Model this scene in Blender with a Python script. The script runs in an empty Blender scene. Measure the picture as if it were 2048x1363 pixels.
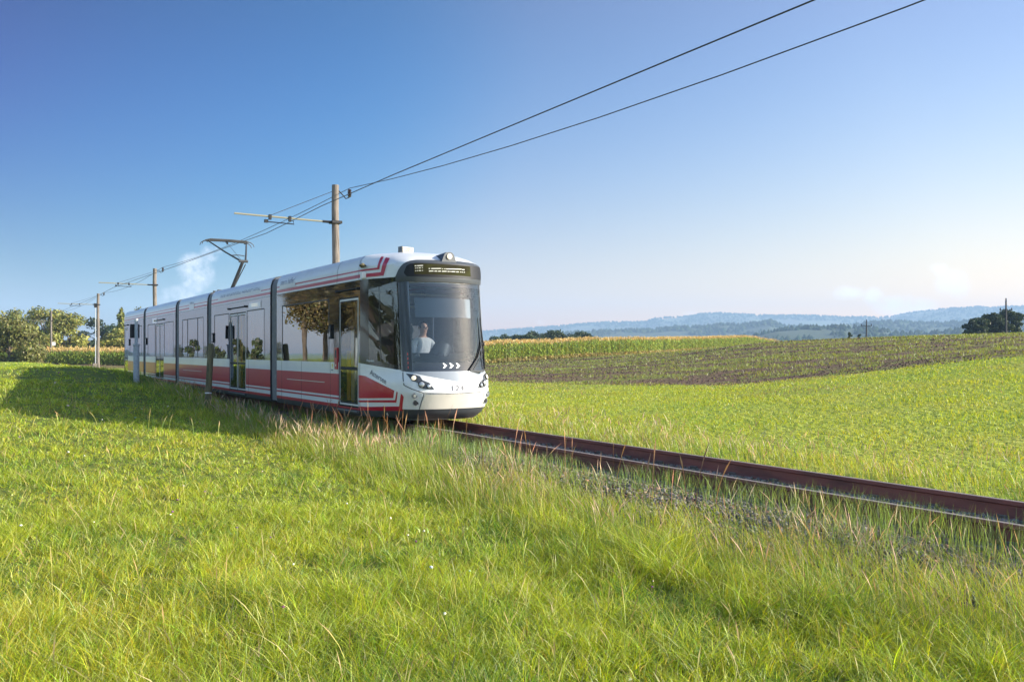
import bpy, bmesh, math, random
import numpy as np
from mathutils import Vector, Matrix
random.seed(7)
rng = np.random.default_rng(11)
R = math.radians
SC = bpy.context.scene
COL = SC.collection

# ------------------------------------------------------------------ frame of the track
TH = math.atan(1094 / 1711)
CT, ST = math.cos(TH), math.sin(TH)
CAMZ = 1.36                      # above rail top (rail top is z = 0)
LATC = 7.485                     # track centre, metres right of the camera line
T0 = 13.5                        # nose of the tram along the track
def W(t, lat, z=0.0):            # track coordinates -> world
    return Vector((-t * ST + lat * CT, t * CT + lat * ST, z))
def tl(X, Y):                    # world -> track coordinates (numpy)
    return -X * ST + Y * CT, X * CT + Y * ST

# ------------------------------------------------------------------ helpers
class MB:
    def __init__(s): s.v = []; s.f = []; s.m = []
    def quad(s, a, b, c, d, m=0):
        n = len(s.v); s.v += [tuple(a), tuple(b), tuple(c), tuple(d)]; s.f.append((n, n+1, n+2, n+3)); s.m.append(m)
    def ngon(s, pts, m=0):
        n = len(s.v); s.v += [tuple(p) for p in pts]; s.f.append(tuple(range(n, n+len(pts)))); s.m.append(m)
    def box(s, x0, x1, y0, y1, z0, z1, m=0):
        n = len(s.v)
        s.v += [(x0,y0,z0),(x1,y0,z0),(x1,y1,z0),(x0,y1,z0),(x0,y0,z1),(x1,y0,z1),(x1,y1,z1),(x0,y1,z1)]
        for q in ((0,3,2,1),(4,5,6,7),(0,1,5,4),(1,2,6,5),(2,3,7,6),(3,0,4,7)):
            s.f.append(tuple(n+i for i in q)); s.m.append(m)
    def tube(s, pts, r, n=8, m=0, caps=True):
        pts = [Vector(p) for p in pts]; k = len(pts)
        rr = r if isinstance(r, (list, tuple)) else [r]*k
        base = len(s.v); up = None
        for i, p in enumerate(pts):
            d = (pts[min(i+1, k-1)] - pts[max(i-1, 0)]).normalized()
            if up is None:
                up = Vector((0,0,1)) if abs(d.z) < .9 else Vector((1,0,0))
            a = d.cross(up)
            if a.length < 1e-6: a = d.orthogonal()
            a.normalize(); b = a.cross(d).normalized(); up = b
            for j in range(n):
                q = 2*math.pi*j/n
                s.v.append(tuple(p + (a*math.cos(q) + b*math.sin(q))*rr[i]))
        for i in range(k-1):
            for j in range(n):
                s.f.append((base+i*n+j, base+i*n+(j+1)%n, base+(i+1)*n+(j+1)%n, base+(i+1)*n+j)); s.m.append(m)
        if caps:
            s.f.append(tuple(base+j for j in reversed(range(n)))); s.m.append(m)
            s.f.append(tuple(base+(k-1)*n+j for j in range(n))); s.m.append(m)
    def grid(s, fn, us, vs, m=0, skip=None):
        base = len(s.v); nu, nv = len(us), len(vs)
        for u in us:
            for v in vs: s.v.append(tuple(fn(u, v)))
        for i in range(nu-1):
            for j in range(nv-1):
                if skip and skip(.5*(us[i]+us[i+1]), .5*(vs[j]+vs[j+1])): continue
                s.f.append((base+i*nv+j, base+(i+1)*nv+j, base+(i+1)*nv+j+1, base+i*nv+j+1))
                s.m.append(m(.5*(us[i]+us[i+1]), .5*(vs[j]+vs[j+1])) if callable(m) else m)
    def lathe(s, c, prof, axis='z', n=16, m=0):
        # prof: list of (radius, height) about axis through c
        base = len(s.v); c = Vector(c)
        for r, h in prof:
            for j in range(n):
                q = 2*math.pi*j/n; a, b = r*math.cos(q), r*math.sin(q)
                o = {'z': (a, b, h), 'y': (a, h, b), 'x': (h, a, b)}[axis]
                s.v.append(tuple(c + Vector(o)))
        for i in range(len(prof)-1):
            for j in range(n):
                s.f.append((base+i*n+j, base+i*n+(j+1)%n, base+(i+1)*n+(j+1)%n, base+(i+1)*n+j)); s.m.append(m)
        s.f.append(tuple(base+(len(prof)-1)*n+j for j in range(n))); s.m.append(m)
        s.f.append(tuple(base+j for j in reversed(range(n)))); s.m.append(m)
    def build(s, name, mats, parent=None, smooth=None, merge=False):
        me = bpy.data.meshes.new(name); me.from_pydata(s.v, [], s.f)
        if not isinstance(mats, (list, tuple)): mats = [mats]
        for m in mats: me.materials.append(m)
        me.polygons.foreach_set('material_index', s.m)
        if merge:
            bm = bmesh.new(); bm.from_mesh(me); bmesh.ops.remove_doubles(bm, verts=bm.verts, dist=2e-4)
            bm.to_mesh(me); bm.free()
        if smooth is not None:
            me.shade_smooth(); me.set_sharp_from_angle(angle=R(smooth))
        me.update()
        o = bpy.data.objects.new(name, me); COL.objects.link(o)
        if parent: o.parent = parent
        return o

def tag(o, label=None, cat=None, group=None, kind=None):
    if label: o['label'] = label
    if cat: o['category'] = cat
    if group: o['group'] = group
    if kind: o['kind'] = kind
    return o
def empty(name, loc=(0,0,0), rz=0):
    o = bpy.data.objects.new(name, None); COL.objects.link(o)
    o.empty_display_size = .2; o.location = loc; o.rotation_euler = (0,0,rz); return o
def copy_tree(o, parent=None):
    c = o.copy(); COL.objects.link(c)
    if parent: c.parent = parent
    for ch in list(o.children): copy_tree(ch, c)
    return c
def bulk(name, V, F, mat, colors=None, floats=None, parent=None, smooth=False):
    """numpy mesh: V (n,3), F (m,4) or (m,3)"""
    me = bpy.data.meshes.new(name); n, m, k = len(V), len(F), F.shape[1]
    me.vertices.add(n); me.vertices.foreach_set('co', np.ascontiguousarray(V, np.float32).ravel())
    me.loops.add(m*k); me.loops.foreach_set('vertex_index', np.ascontiguousarray(F, np.int32).ravel())
    me.polygons.add(m)
    me.polygons.foreach_set('loop_start', np.arange(0, m*k, k, dtype=np.int32))
    me.polygons.foreach_set('loop_total', np.full(m, k, np.int32))
    if smooth: me.polygons.foreach_set('use_smooth', np.ones(m, bool))
    me.materials.append(mat)
    if colors is not None:
        a = me.attributes.new('Col', 'FLOAT_COLOR', 'POINT')
        c4 = np.ones((n,4), np.float32); c4[:, :3] = colors
        a.data.foreach_set('color', c4.ravel())
    for nm, arr in (floats or {}).items():
        a = me.attributes.new(nm, 'FLOAT', 'POINT'); a.data.foreach_set('value', np.ascontiguousarray(arr, np.float32))
    me.update(calc_edges=True); me.validate()
    o = bpy.data.objects.new(name, me); COL.objects.link(o)
    if parent: o.parent = parent
    return o

# ------------------------------------------------------------------ materials
def mat(name, base=(.5,.5,.5), rough=.5, metal=0, coat=0, coat_ior=1.5, ior=1.5, emit=None, es=1, noise=None, bump=None, coatr=.03):
    m = bpy.data.materials.new(name); m.use_nodes = True
    nt = m.node_tree; b = nt.nodes['Principled BSDF']
    b.inputs['Base Color'].default_value = (*base, 1); b.inputs['Roughness'].default_value = rough
    b.inputs['Metallic'].default_value = metal; b.inputs['IOR'].default_value = ior
    b.inputs['Coat Weight'].default_value = coat; b.inputs['Coat IOR'].default_value = coat_ior; b.inputs['Coat Roughness'].default_value = coatr
    if emit:
        b.inputs['Emission Color'].default_value = (*emit, 1); b.inputs['Emission Strength'].default_value = es
    tc = nt.nodes.new('ShaderNodeTexCoord')
    if noise:                                   # (scale, colour 2, lo, hi[, stretch])
        mp = nt.nodes.new('ShaderNodeMapping'); nt.links.new(tc.outputs['Object'], mp.inputs[0])
        if len(noise) > 4: mp.inputs['Scale'].default_value = noise[4]
        n = nt.nodes.new('ShaderNodeTexNoise'); n.inputs['Scale'].default_value = noise[0]; n.inputs['Detail'].default_value = 6
        nt.links.new(mp.outputs[0], n.inputs['Vector'])
        r = nt.nodes.new('ShaderNodeMapRange'); r.inputs['From Min'].default_value = noise[2]; r.inputs['From Max'].default_value = noise[3]
        nt.links.new(n.outputs['Fac'], r.inputs['Value'])
        x = nt.nodes.new('ShaderNodeMix'); x.data_type = 'RGBA'
        x.inputs[6].default_value = (*base, 1); x.inputs[7].default_value = (*noise[1], 1)
        nt.links.new(r.outputs[0], x.inputs[0]); nt.links.new(x.outputs[2], b.inputs['Base Color'])
    if bump:                                    # (scale, strength, distance)
        n = nt.nodes.new('ShaderNodeTexNoise'); n.inputs['Scale'].default_value = bump[0]; n.inputs['Detail'].default_value = 3
        nt.links.new(tc.outputs['Object'], n.inputs['Vector'])
        u = nt.nodes.new('ShaderNodeBump'); u.inputs['Strength'].default_value = bump[1]; u.inputs['Distance'].default_value = bump[2]
        nt.links.new(n.outputs['Fac'], u.inputs['Height']); nt.links.new(u.outputs[0], b.inputs['Normal'])
        nt.links.new(u.outputs[0], b.inputs['Coat Normal'])
    return m
def leaf_mat(name, trans=.35, rough=.5, spec=.3, tint=(1,1,1)):
    m = bpy.data.materials.new(name); m.use_nodes = True; nt = m.node_tree
    nt.nodes.remove(nt.nodes['Principled BSDF']); out = nt.nodes['Material Output']
    a = nt.nodes.new('ShaderNodeAttribute'); a.attribute_name = 'Col'
    d = nt.nodes.new('ShaderNodeBsdfDiffuse'); tr = nt.nodes.new('ShaderNodeBsdfTranslucent')
    mx = nt.nodes.new('ShaderNodeMixShader'); mx.inputs[0].default_value = trans
    g = nt.nodes.new('ShaderNodeBsdfGlossy'); g.inputs['Roughness'].default_value = rough
    g.inputs['Color'].default_value = (1,1,1,1)
    m2 = nt.nodes.new('ShaderNodeMixShader'); m2.inputs[0].default_value = .025*spec/.3
    t2 = nt.nodes.new('ShaderNodeMix'); t2.data_type = 'RGBA'; t2.blend_type = 'MULTIPLY'; t2.inputs[0].default_value = 1
    t2.inputs[7].default_value = (1.2, 1.12, .45, 1)
    nt.links.new(a.outputs['Color'], d.inputs[0]); nt.links.new(a.outputs['Color'], t2.inputs[6]); nt.links.new(t2.outputs[2], tr.inputs[0])
    nt.links.new(d.outputs[0], mx.inputs[1]); nt.links.new(tr.outputs[0], mx.inputs[2])
    nt.links.new(mx.outputs[0], m2.inputs[1]); nt.links.new(g.outputs[0], m2.inputs[2]); nt.links.new(m2.outputs[0], out.inputs[0])
    return m
def glass(name, tint=(.6,.65,.65), ior=1.6, rough=0.0):
    m = bpy.data.materials.new(name); m.use_nodes = True; nt = m.node_tree
    nt.nodes.remove(nt.nodes['Principled BSDF']); out = nt.nodes['Material Output']
    f = nt.nodes.new('ShaderNodeFresnel'); f.inputs['IOR'].default_value = ior
    t = nt.nodes.new('ShaderNodeBsdfTransparent'); t.inputs[0].default_value = (*tint, 1)
    g = nt.nodes.new('ShaderNodeBsdfGlossy'); g.inputs['Roughness'].default_value = rough; g.inputs[0].default_value = (1,1,1,1)
    x = nt.nodes.new('ShaderNodeMixShader')
    tc = nt.nodes.new('ShaderNodeTexCoord'); n = nt.nodes.new('ShaderNodeTexNoise'); n.inputs['Scale'].default_value = 1.1
    bu = nt.nodes.new('ShaderNodeBump'); bu.inputs['Strength'].default_value = .06; bu.inputs['Distance'].default_value = .02
    nt.links.new(tc.outputs['Object'], n.inputs['Vector']); nt.links.new(n.outputs['Fac'], bu.inputs['Height']); nt.links.new(bu.outputs[0], g.inputs['Normal'])
    nt.links.new(f.outputs[0], x.inputs[0]); nt.links.new(t.outputs[0], x.inputs[1]); nt.links.new(g.outputs[0], x.inputs[2])
    nt.links.new(x.outputs[0], out.inputs[0])
    return m

M_WHITE = mat('white_paint', (.60,.60,.60), .3, coat=.3, coat_ior=1.45, noise=(2.2,(.54,.54,.53),.5,.8), bump=(1.3,.05,.02))
M_RED = mat('red_paint', (.37,.004,.030), .32, coat=.3, coat_ior=1.45, bump=(1.3,.05,.02))
M_BAND = mat('black_glazing_band', (.012,.013,.016), .04, ior=3.4, bump=(1.2,.05,.02))
M_BANDF = mat('black_front_border', (.012,.013,.017), .06, ior=1.65, bump=(1.2,.05,.02))
M_DARK = mat('dark_grey_plastic', (.045,.05,.058), .4)
M_SKIRT = mat('dark_underframe', (.028,.03,.036), .45)
M_PILLAR = mat('grey_blue_pillar', (.05,.06,.08), .12, coat=1)
M_CHEV = mat('grey_front_panel', (.17,.19,.215), .3, coat=.6)
M_BUMP = mat('pale_bumper_panel', (.50,.475,.42), .4, coat=.25, noise=(3,(.45,.43,.375),.45,.8))
M_SEAM = mat('dark_seam', (.03,.03,.035), .6)
M_BELL = mat('bellows_rubber', (.17,.17,.18), .5, noise=(6,(.26,.25,.24),.5,.75))
M_GLASS = glass('tinted_glass', (.13,.14,.145), 4.5)
M_DOORG = glass('door_glass', (.78,.80,.80), 2.0)
M_FARG = glass('far_side_glass', (.80,.82,.82), 1.5)
M_WIND = glass('windscreen_glass', (.70,.78,.84), 1.65)
M_CABG = glass('cab_side_glass', (.30,.30,.32), 1.7)
M_BLACK = mat('black_plastic', (.012,.012,.014), .55, ior=1.3)
M_METAL = mat('steel', (.5,.5,.5), .35, 1)
M_LAMP = mat('lamp_glass', (.30,.31,.32), .12, .4, coat=1)
M_LAMPON = mat('lit_lamp', (.5,.47,.4), .1, emit=(1,.85,.6), es=.22)
M_LED = mat('led_dots', (.3,.3,.25), .6, emit=(1,.98,.85), es=.18)
M_LEDP = mat('led_panel', (.032,.032,.010), .8, ior=1.15, noise=(4,(.02,.018,.009),.4,.6))
M_YEL = mat('yellow_pole', (.75,.42,.02), .35)
M_CREAM = mat('cream_panel', (.72,.60,.42), .5)
M_INT = mat('interior_grey', (.10,.105,.115), .6)
M_INTL = mat('interior_light_grey', (.16,.17,.18), .6)
M_SEAT = mat('seat_fabric', (.05,.05,.075), .8)
M_BLIND = mat('sun_blind', (.20,.22,.24), .8)
M_TEXT = mat('dark_lettering', (.05,.05,.07), .5)
M_TEXTG = mat('grey_lettering', (.20,.20,.28), .5)
M_TEXTY = mat('yellow_lettering', (.62,.48,.06), .5)
M_TEXTW = mat('white_lettering', (.8,.8,.8), .5)
M_REDPL = mat('red_plastic', (.35,.01,.02), .3)
M_WOOD = mat('weathered_wood', (.165,.138,.115), .85, noise=(9,(.075,.062,.052),.42,.68,(3,3,.25)), bump=(30,.4,.01))
M_WOODG = mat('mossy_wood', (.15,.125,.06), .9, noise=(12,(.075,.065,.035),.4,.65,(2,2,.3)), bump=(30,.4,.01))
M_ARM = mat('pale_fibre_arm', (.18,.17,.115), .6)
M_WIRE = mat('dark_wire', (.035,.035,.04), .5)
M_INSUL = mat('brown_insulator', (.035,.02,.018), .2, coat=.6)
M_GALV = mat('galvanised_post', (.36,.39,.42), .8, 0, noise=(14,(.27,.30,.33),.4,.65))
M_PANT = mat('pantograph_metal', (.03,.03,.03), .6)
M_RAIL = mat('rusty_rail', (.21,.075,.055), .8, noise=(7,(.11,.045,.036),.4,.68,(1,.3,1)), bump=(60,.35,.004))
M_RAILTOP = mat('polished_rail_head', (.21,.165,.14), .55, .3)
M_SLEEP = mat('concrete_sleeper', (.13,.11,.095), .9, noise=(8,(.07,.06,.05),.4,.7), bump=(40,.4,.01))
M_STONE = leaf_mat('ballast_stone', 0, .6, .2)
M_GRASS = leaf_mat('grass_blade', .5, .5, .4)
M_DRY = leaf_mat('dry_stalk', .25, .6, .2)
M_LEAF = leaf_mat('tree_leaf', .30, .5, .2)
M_CORN = leaf_mat('corn_leaf', .35, .45, .4)
M_BARK = mat('bark', (.10,.075,.055), .9, noise=(5,(.055,.04,.03),.4,.7))
M_SKIN = mat('skin', (.52,.30,.21), .5)
M_HAIR = mat('dark_hair', (.03,.022,.018), .7)
M_SHIRT = mat('white_shirt', (.6,.6,.58), .8, bump=(14,.5,.02))
M_TROU = mat('dark_trousers', (.03,.035,.05), .8)

# ------------------------------------------------------------------ light, camera, world
SUN_EL, SUN_AZ = R(21.0), R(97)     # azimuth clockwise from +Y
sdir = Vector((math.sin(SUN_AZ)*math.cos(SUN_EL), math.cos(SUN_AZ)*math.cos(SUN_EL), math.sin(SUN_EL)))
sl = bpy.data.lights.new('sun', 'SUN'); sl.energy = 5.0; sl.angle = R(.55); sl.color = (1, .93, .80)
so = bpy.data.objects.new('sun', sl); COL.objects.link(so); so.rotation_euler = sdir.to_track_quat('Z', 'Y').to_euler()

cam = bpy.data.cameras.new('camera'); cam.sensor_width = 36; cam.lens = 1711/2048*36; cam.shift_y = 19.5/2048
cam.clip_start = .1; cam.clip_end = 20000
co = bpy.data.objects.new('camera', cam); COL.objects.link(co); co.location = (0,0,CAMZ); co.rotation_euler = (R(90),0,0); SC.camera = co

wd = bpy.data.worlds.new('World'); SC.world = wd; wd.use_nodes = True
nt = wd.node_tree; bg = nt.nodes['Background']; L = nt.links
sky = nt.nodes.new('ShaderNodeTexSky'); sky.sky_type = 'NISHITA'; sky.sun_disc = False
sky.sun_elevation = SUN_EL; sky.sun_rotation = SUN_AZ
sky.air_density = 1.0; sky.dust_density = 1.2; sky.ozone_density = 2.0; sky.altitude = 400
bg.inputs['Strength'].default_value = .08
SKYOUT = sky.outputs[0]
geo = nt.nodes.new('ShaderNodeTexCoord'); DIR = geo.outputs['Generated']
def vm(op, a, bb, out=0):
    x = nt.nodes.new('ShaderNodeVectorMath'); x.operation = op
    for i, c in ((0, a), (1, bb)):
        if isinstance(c, (tuple, Vector)): x.inputs[i].default_value = tuple(c)
        elif c is not None: L.new(c, x.inputs[i])
    return x.outputs[out]
def mm(op, a, bb):
    x = nt.nodes.new('ShaderNodeMath'); x.operation = op
    for i, c in ((0, a), (1, bb)):
        if isinstance(c, (int, float)): x.inputs[i].default_value = c
        else: L.new(c, x.inputs[i])
    return x.outputs[0]
def comb(s):                                   # scalar -> vector
    x = nt.nodes.new('ShaderNodeCombineXYZ'); [L.new(s, x.inputs[i]) for i in range(3)]; return x.outputs[0]
nrm = vm('NORMALIZE', DIR, None)
sep = nt.nodes.new('ShaderNodeSeparateXYZ'); L.new(nrm, sep.inputs[0])
el = mm('MINIMUM', mm('MAXIMUM', sep.outputs[2], 0.0), .42)
cg = mm('MINIMUM', mm('MAXIMUM', vm('DOT_PRODUCT', nrm, tuple(sdir), 1), -.52), .36)
COEF = [(1.86,.915,.385), (-7.8,-1.172,3.0), (1.52,.84,.17), (-.4,.452,1.8), (-.13,-.287,-.5), (10.8,.23,-5.9)]
tone = vm('ADD', vm('MULTIPLY', comb(el), COEF[1]), COEF[0])
tone = vm('ADD', tone, vm('MULTIPLY', comb(cg), COEF[2]))
tone = vm('ADD', tone, vm('MULTIPLY', comb(mm('MULTIPLY', el, cg)), COEF[3]))
tone = vm('ADD', tone, vm('MULTIPLY', comb(mm('MULTIPLY', cg, cg)), COEF[4]))
tone = vm('ADD', tone, vm('MULTIPLY', comb(mm('MULTIPLY', el, el)), COEF[5]))
lob = nt.nodes.new('ShaderNodeMapRange'); lob.interpolation_type = 'SMOOTHSTEP'; lob.inputs['From Min'].default_value = .90; lob.inputs['From Max'].default_value = .99
L.new(vm('DOT_PRODUCT', nrm, Vector((-.46,1,.37)).normalized(), 1), lob.inputs['Value'])
tone = vm('MULTIPLY', tone, vm('SUBTRACT', (1,1,1), vm('MULTIPLY', comb(lob.outputs[0]), (.78,.20,.0))))
tone = vm('MAXIMUM', tone, (.0,.05,.2))
# outside the deep blue part the sky is brightened to add fill and reflections
fwd = nt.nodes.new('ShaderNodeMapRange'); fwd.interpolation_type = 'SMOOTHSTEP'; fwd.inputs['From Min'].default_value = .80; fwd.inputs['From Max'].default_value = .50
L.new(vm('DOT_PRODUCT', nrm, (-.10,.93,.354), 1), fwd.inputs['Value'])
tmx = nt.nodes.new('ShaderNodeMix'); tmx.data_type = 'VECTOR'; L.new(fwd.outputs[0], tmx.inputs[0]); L.new(tone, tmx.inputs[4]); tmx.inputs[5].default_value = (1.62,1.62,1.62)
tone = tmx.outputs[1]
SKYOUT = vm('MULTIPLY', SKYOUT, tone)
cl = None                                      # low fair-weather clouds
for az, e, sa, se, amt in ((-20.3,4.9,1.5,1.7,.95), (-19.4,6.2,1.0,.9,.8), (-21.4,3.2,1.8,1.3,.8), (21.2,3.6,1.7,.6,.9), (24.6,2.7,2.6,1.0,.9), (22.9,3.3,.8,.9,.8), (27.2,3.9,1.4,1.4,.75), (26.5,4.8,.8,.6,.8), (12.6,2.3,3.2,.5,.5), (1.9,2.0,.9,.5,.4), (4,1.9,.7,.5,.35)):
    c = Vector((math.sin(R(az))*math.cos(R(e)), math.cos(R(az))*math.cos(R(e)), math.sin(R(e))))
    ex = Vector((math.cos(R(az)), -math.sin(R(az)), 0)); d_ = vm('SUBTRACT', nrm, c)
    a_ = mm('DIVIDE', vm('DOT_PRODUCT', d_, ex, 1), R(sa)); b_ = mm('DIVIDE', vm('DOT_PRODUCT', d_, (0,0,1), 1), R(se))
    r_ = mm('SUBTRACT', 1.0, mm('ADD', mm('MULTIPLY', a_, a_), mm('MULTIPLY', b_, b_)))
    r_ = mm('MULTIPLY', mm('MAXIMUM', r_, 0.0), amt); cl = r_ if cl is None else mm('MAXIMUM', cl, r_)
nz = nt.nodes.new('ShaderNodeTexNoise'); nz.inputs['Scale'].default_value = 42; nz.inputs['Detail'].default_value = 7; nz.inputs['Roughness'].default_value = .62
L.new(nrm, nz.inputs['Vector'])
cm = nt.nodes.new('ShaderNodeMapRange'); cm.interpolation_type = 'SMOOTHSTEP'; cm.inputs['From Min'].default_value = .40; cm.inputs['From Max'].default_value = .85
L.new(mm('MULTIPLY', mm('ADD', mm('MULTIPLY', nz.outputs['Fac'], 1.35), .12), mm('POWER', cl, .55)), cm.inputs['Value'])
mxc = nt.nodes.new('ShaderNodeMix'); mxc.data_type = 'RGBA'; L.new(mm('MULTIPLY', cm.outputs[0], .6), mxc.inputs[0]); L.new(SKYOUT, mxc.inputs[6]); mxc.inputs[7].default_value = (7.6,7.3,7.5,1)
SKYOUT = mxc.outputs[2]
L.new(SKYOUT, bg.inputs['Color'])

SC.view_settings.view_transform = 'Standard'; SC.view_settings.look = 'None'
SC.view_settings.exposure = 1.56; SC.view_settings.gamma = 1
SC.cycles.use_denoising = True
SC.cycles.max_bounces = 8; SC.cycles.transparent_max_bounces = 12; SC.cycles.volume_bounces = 0
SC.cycles.sample_clamp_indirect = 6
SC.cycles.use_fast_gi = False

# ------------------------------------------------------------------ terrain
CP = []
def c_tl(t, lat, z):
    p = W(t, lat); CP.append((p.x, p.y, z))
for t in (-16,-6,4,12,20,30,42,58,78,100,140):
    c_tl(t, 6.0, -.27); c_tl(t, 9.0, -.27)
for t, z in ((-14,-.34),(-4,-.34),(4,-.34),(11,-.33),(15,-.26),(18.5,-.20),(22.6,-.06),(26.5,.28),(31,.55),(40,.58),(56,.50),(70,.46),(84,.34),(100,.05)):
    c_tl(t, 4.6, z)
for t, z in ((4,-.33),(10,-.32),(14,-.24),(16.3,-.08),(20,.12),(24,.36),(30,.66),(38,.64),(48,.45),(60,.2)): c_tl(t, 2.2, z)
for t, z in ((8,-.3),(14,-.14),(18.3,.13),(23,.36),(30,.60),(40,.55),(56,.06)): c_tl(t, -.4, z)
for t, z in ((0,-.32),(10,-.24),(18,.12),(26,.40),(36,.5),(56,.1)): c_tl(t, -6, z)
for t, z in ((0,-.32),(12,-.2),(25,.2),(40,.3),(60,0)): c_tl(t, -13, z)
for t in (0,30,60,100,160): c_tl(t, -32, -.2)
for t in (-10,0,8,16,24,32): c_tl(t, 10.4, -.27)
CP += [(0,0,-.32),(3,2,-.34),(-4,4,-.33),(10,17,.28),(15.4,25.8,1.2),(12.7,28,.75),(10.4,31,.35),(8.9,32,.12),(4,38,-.05),
       (-.6,41,-.14),(25,22,1.9),(42,70,2.55),(31.7,70,2.38),(16.7,60,1.85),(8.3,60,.5),(-.8,60,-.1),(-2.4,94,-.1),(16.4,119,.7),
       (29.3,145,1.15),(50,180,2.0),(62,92,2.5),(80,140,2.2),(35,100,2.15),(-50,107,-.85),(-20,100,-.4),(-62,110,-.85),
       (-70,145,-.8),(-20,140,-.5),(15,165,.7),(0,190,.1),(-90,150,-.6),(60,20,3.2),(25,0,.6),(60,-30,2),(100,100,2.6),
       (-60,-20,-.3),(-100,60,-.3),(-140,150,-.6),(0,-40,-.3),(130,220,0),(0,260,-2),(-130,260,-2)]
CP = np.array(CP, float)
_d = np.hypot(CP[:,None,0]-CP[None,:,0], CP[:,None,1]-CP[None,:,1])
_A = np.sqrt(_d**2 + 4.0)
_w = np.linalg.solve(_A + np.eye(len(CP))*.15*-1, CP[:,2] - 0.0)
def zg(X, Y):
    X = np.asarray(X, float); Y = np.asarray(Y, float); sh = X.shape; X = X.ravel(); Y = Y.ravel(); out = np.empty(len(X))
    for i in range(0, len(X), 20000):
        d = np.sqrt((X[i:i+20000,None]-CP[None,:,0])**2 + (Y[i:i+20000,None]-CP[None,:,1])**2 + 4.0)
        out[i:i+20000] = d @ _w
    r = np.hypot(X, Y); k = np.clip((r-190)/160, 0, 1); k = k*k*(3-2*k)
    out = np.clip(out, -3, 4.5)*(1-k) + (-11)*k
    t, lat = tl(X, Y)
    a = np.clip((np.abs(lat-LATC)-1.35)/.55, 0, 1)           # under the ballast bed
    out = np.where(r < 200, out - (1-a)*.16, out)
    return out.reshape(sh)
def zg1(x, y): return float(zg(np.array([x]), np.array([y]))[0])
def bed(lat):                                                # ballast bed cross-section
    d = np.abs(np.asarray(lat)-LATC)
    return np.interp(d, [0,.95,1.35,1.9], [-.165,-.175,-.21,-.38])

def noise2(X, Y, s, seed=0):
    X = np.asarray(X)/s + 37.1*seed; Y = np.asarray(Y)/s + 11.7*seed
    def h(i, j):
        n = np.sin(i*127.1 + j*311.7 + seed*74.7)*43758.5453; return n - np.floor(n)
    i, j = np.floor(X), np.floor(Y); u, v = X-i, Y-j; u = u*u*(3-2*u); v = v*v*(3-2*v)
    return (h(i,j)*(1-u)+h(i+1,j)*u)*(1-v) + (h(i,j+1)*(1-u)+h(i+1,j+1)*u)*v
SN = (.689, .725)
def soil_sd(X, Y): return (X+.6)*SN[0] + (Y-41)*SN[1]        # + beyond the field edge

# ground sheet
def axis(lo, hi, step, g):
    a = [0.0]; s = step
    while a[-1] < hi:
        if a[-1] > 45: s *= g
        a.append(a[-1]+s)
    b = [0.0]; s = step
    while b[-1] > lo:
        if b[-1] < -45: s *= g
        b.append(b[-1]-s)
    return np.clip(np.array(sorted(set(b+a))), lo, hi)
gx, gy = axis(-3300, 3300, .55, 1.07), axis(-420, 4000, .55, 1.07)
GX, GY = np.meshgrid(gx, gy, indexing='ij')
GZ = zg(GX, GY)
n0, n1 = GX.shape
idx = np.arange(n0*n1).reshape(n0, n1)
F = np.stack([idx[:-1,:-1], idx[1:,:-1], idx[1:,1:], idx[:-1,1:]], -1).reshape(-1, 4)
m = bpy.data.materials.new('meadow_and_field'); m.use_nodes = True; nt = m.node_tree; b = nt.nodes['Principled BSDF']; L = nt.links
b.inputs['Roughness'].default_value = .9; b.inputs['Specular IOR Level'].default_value = .15
def N(t, **k):
    n = nt.nodes.new(t)
    for a, v in k.items(): setattr(n, a, v)
    return n
tc = N('ShaderNodeTexCoord')
def noise(scale, detail=5, vec=None):
    n = N('ShaderNodeTexNoise'); n.inputs['Scale'].default_value = scale; n.inputs['Detail'].default_value = detail
    L.new(vec or tc.outputs['Object'], n.inputs['Vector']); return n.outputs['Fac']
def ramp(x, lo, hi):
    r = N('ShaderNodeMapRange'); r.inputs['From Min'].default_value = lo; r.inputs['From Max'].default_value = hi; L.new(x, r.inputs['Value']); return r.outputs[0]
def mixc(f, a, bb):
    x = N('ShaderNodeMix', data_type='RGBA'); L.new(f, x.inputs[0])
    for i, c in ((6, a), (7, bb)):
        if isinstance(c, tuple): x.inputs[i].default_value = (*c, 1)
        else: L.new(c, x.inputs[i])
    return x.outputs[2]
def math_(op, a, bb):
    x = N('ShaderNodeMath', operation=op)
    for i, c in ((0, a), (1, bb)):
        if isinstance(c, (int, float)): x.inputs[i].default_value = c
        else: L.new(c, x.inputs[i])
    return x.outputs[0]
at = N('ShaderNodeAttribute', attribute_name='soil'); al = N('ShaderNodeAttribute', attribute_name='lateral')
mp = N('ShaderNodeMapping'); mp.inputs['Rotation'].default_value = (0,0,R(43.5)); mp.inputs['Scale'].default_value = (.12,1,1)
L.new(tc.outputs['Object'], mp.inputs[0])
stripe = noise(.62, 3, mp.outputs[0])
grass = mixc(ramp(noise(.35), .35, .7), (.20,.26,.028), (.27,.27,.04))
grass = mixc(ramp(noise(3.5, 8), .55, .75), grass, (.09,.13,.018))
thatch = mixc(ramp(noise(9, 6), .35, .65), (.085,.115,.018), (.13,.145,.03))
grass = mixc(ramp(al.outputs['Fac'], 5.2, 6.2), thatch, grass)
weed = mixc(ramp(noise(2.2), .35, .7), (.13,.16,.022), (.19,.19,.03))
soil = mixc(ramp(noise(5, 8), .35, .7), (.07,.043,.027), (.175,.11,.068))
wm = ramp(math_('ADD', math_('MULTIPLY', noise(4.2, 8), .55), math_('MULTIPLY', stripe, .75)), .64, .74)
field = mixc(wm, soil, weed)
edge = math_('ADD', at.outputs['Fac'], math_('MULTIPLY', math_('SUBTRACT', noise(.8), .5), 2.2))
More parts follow.
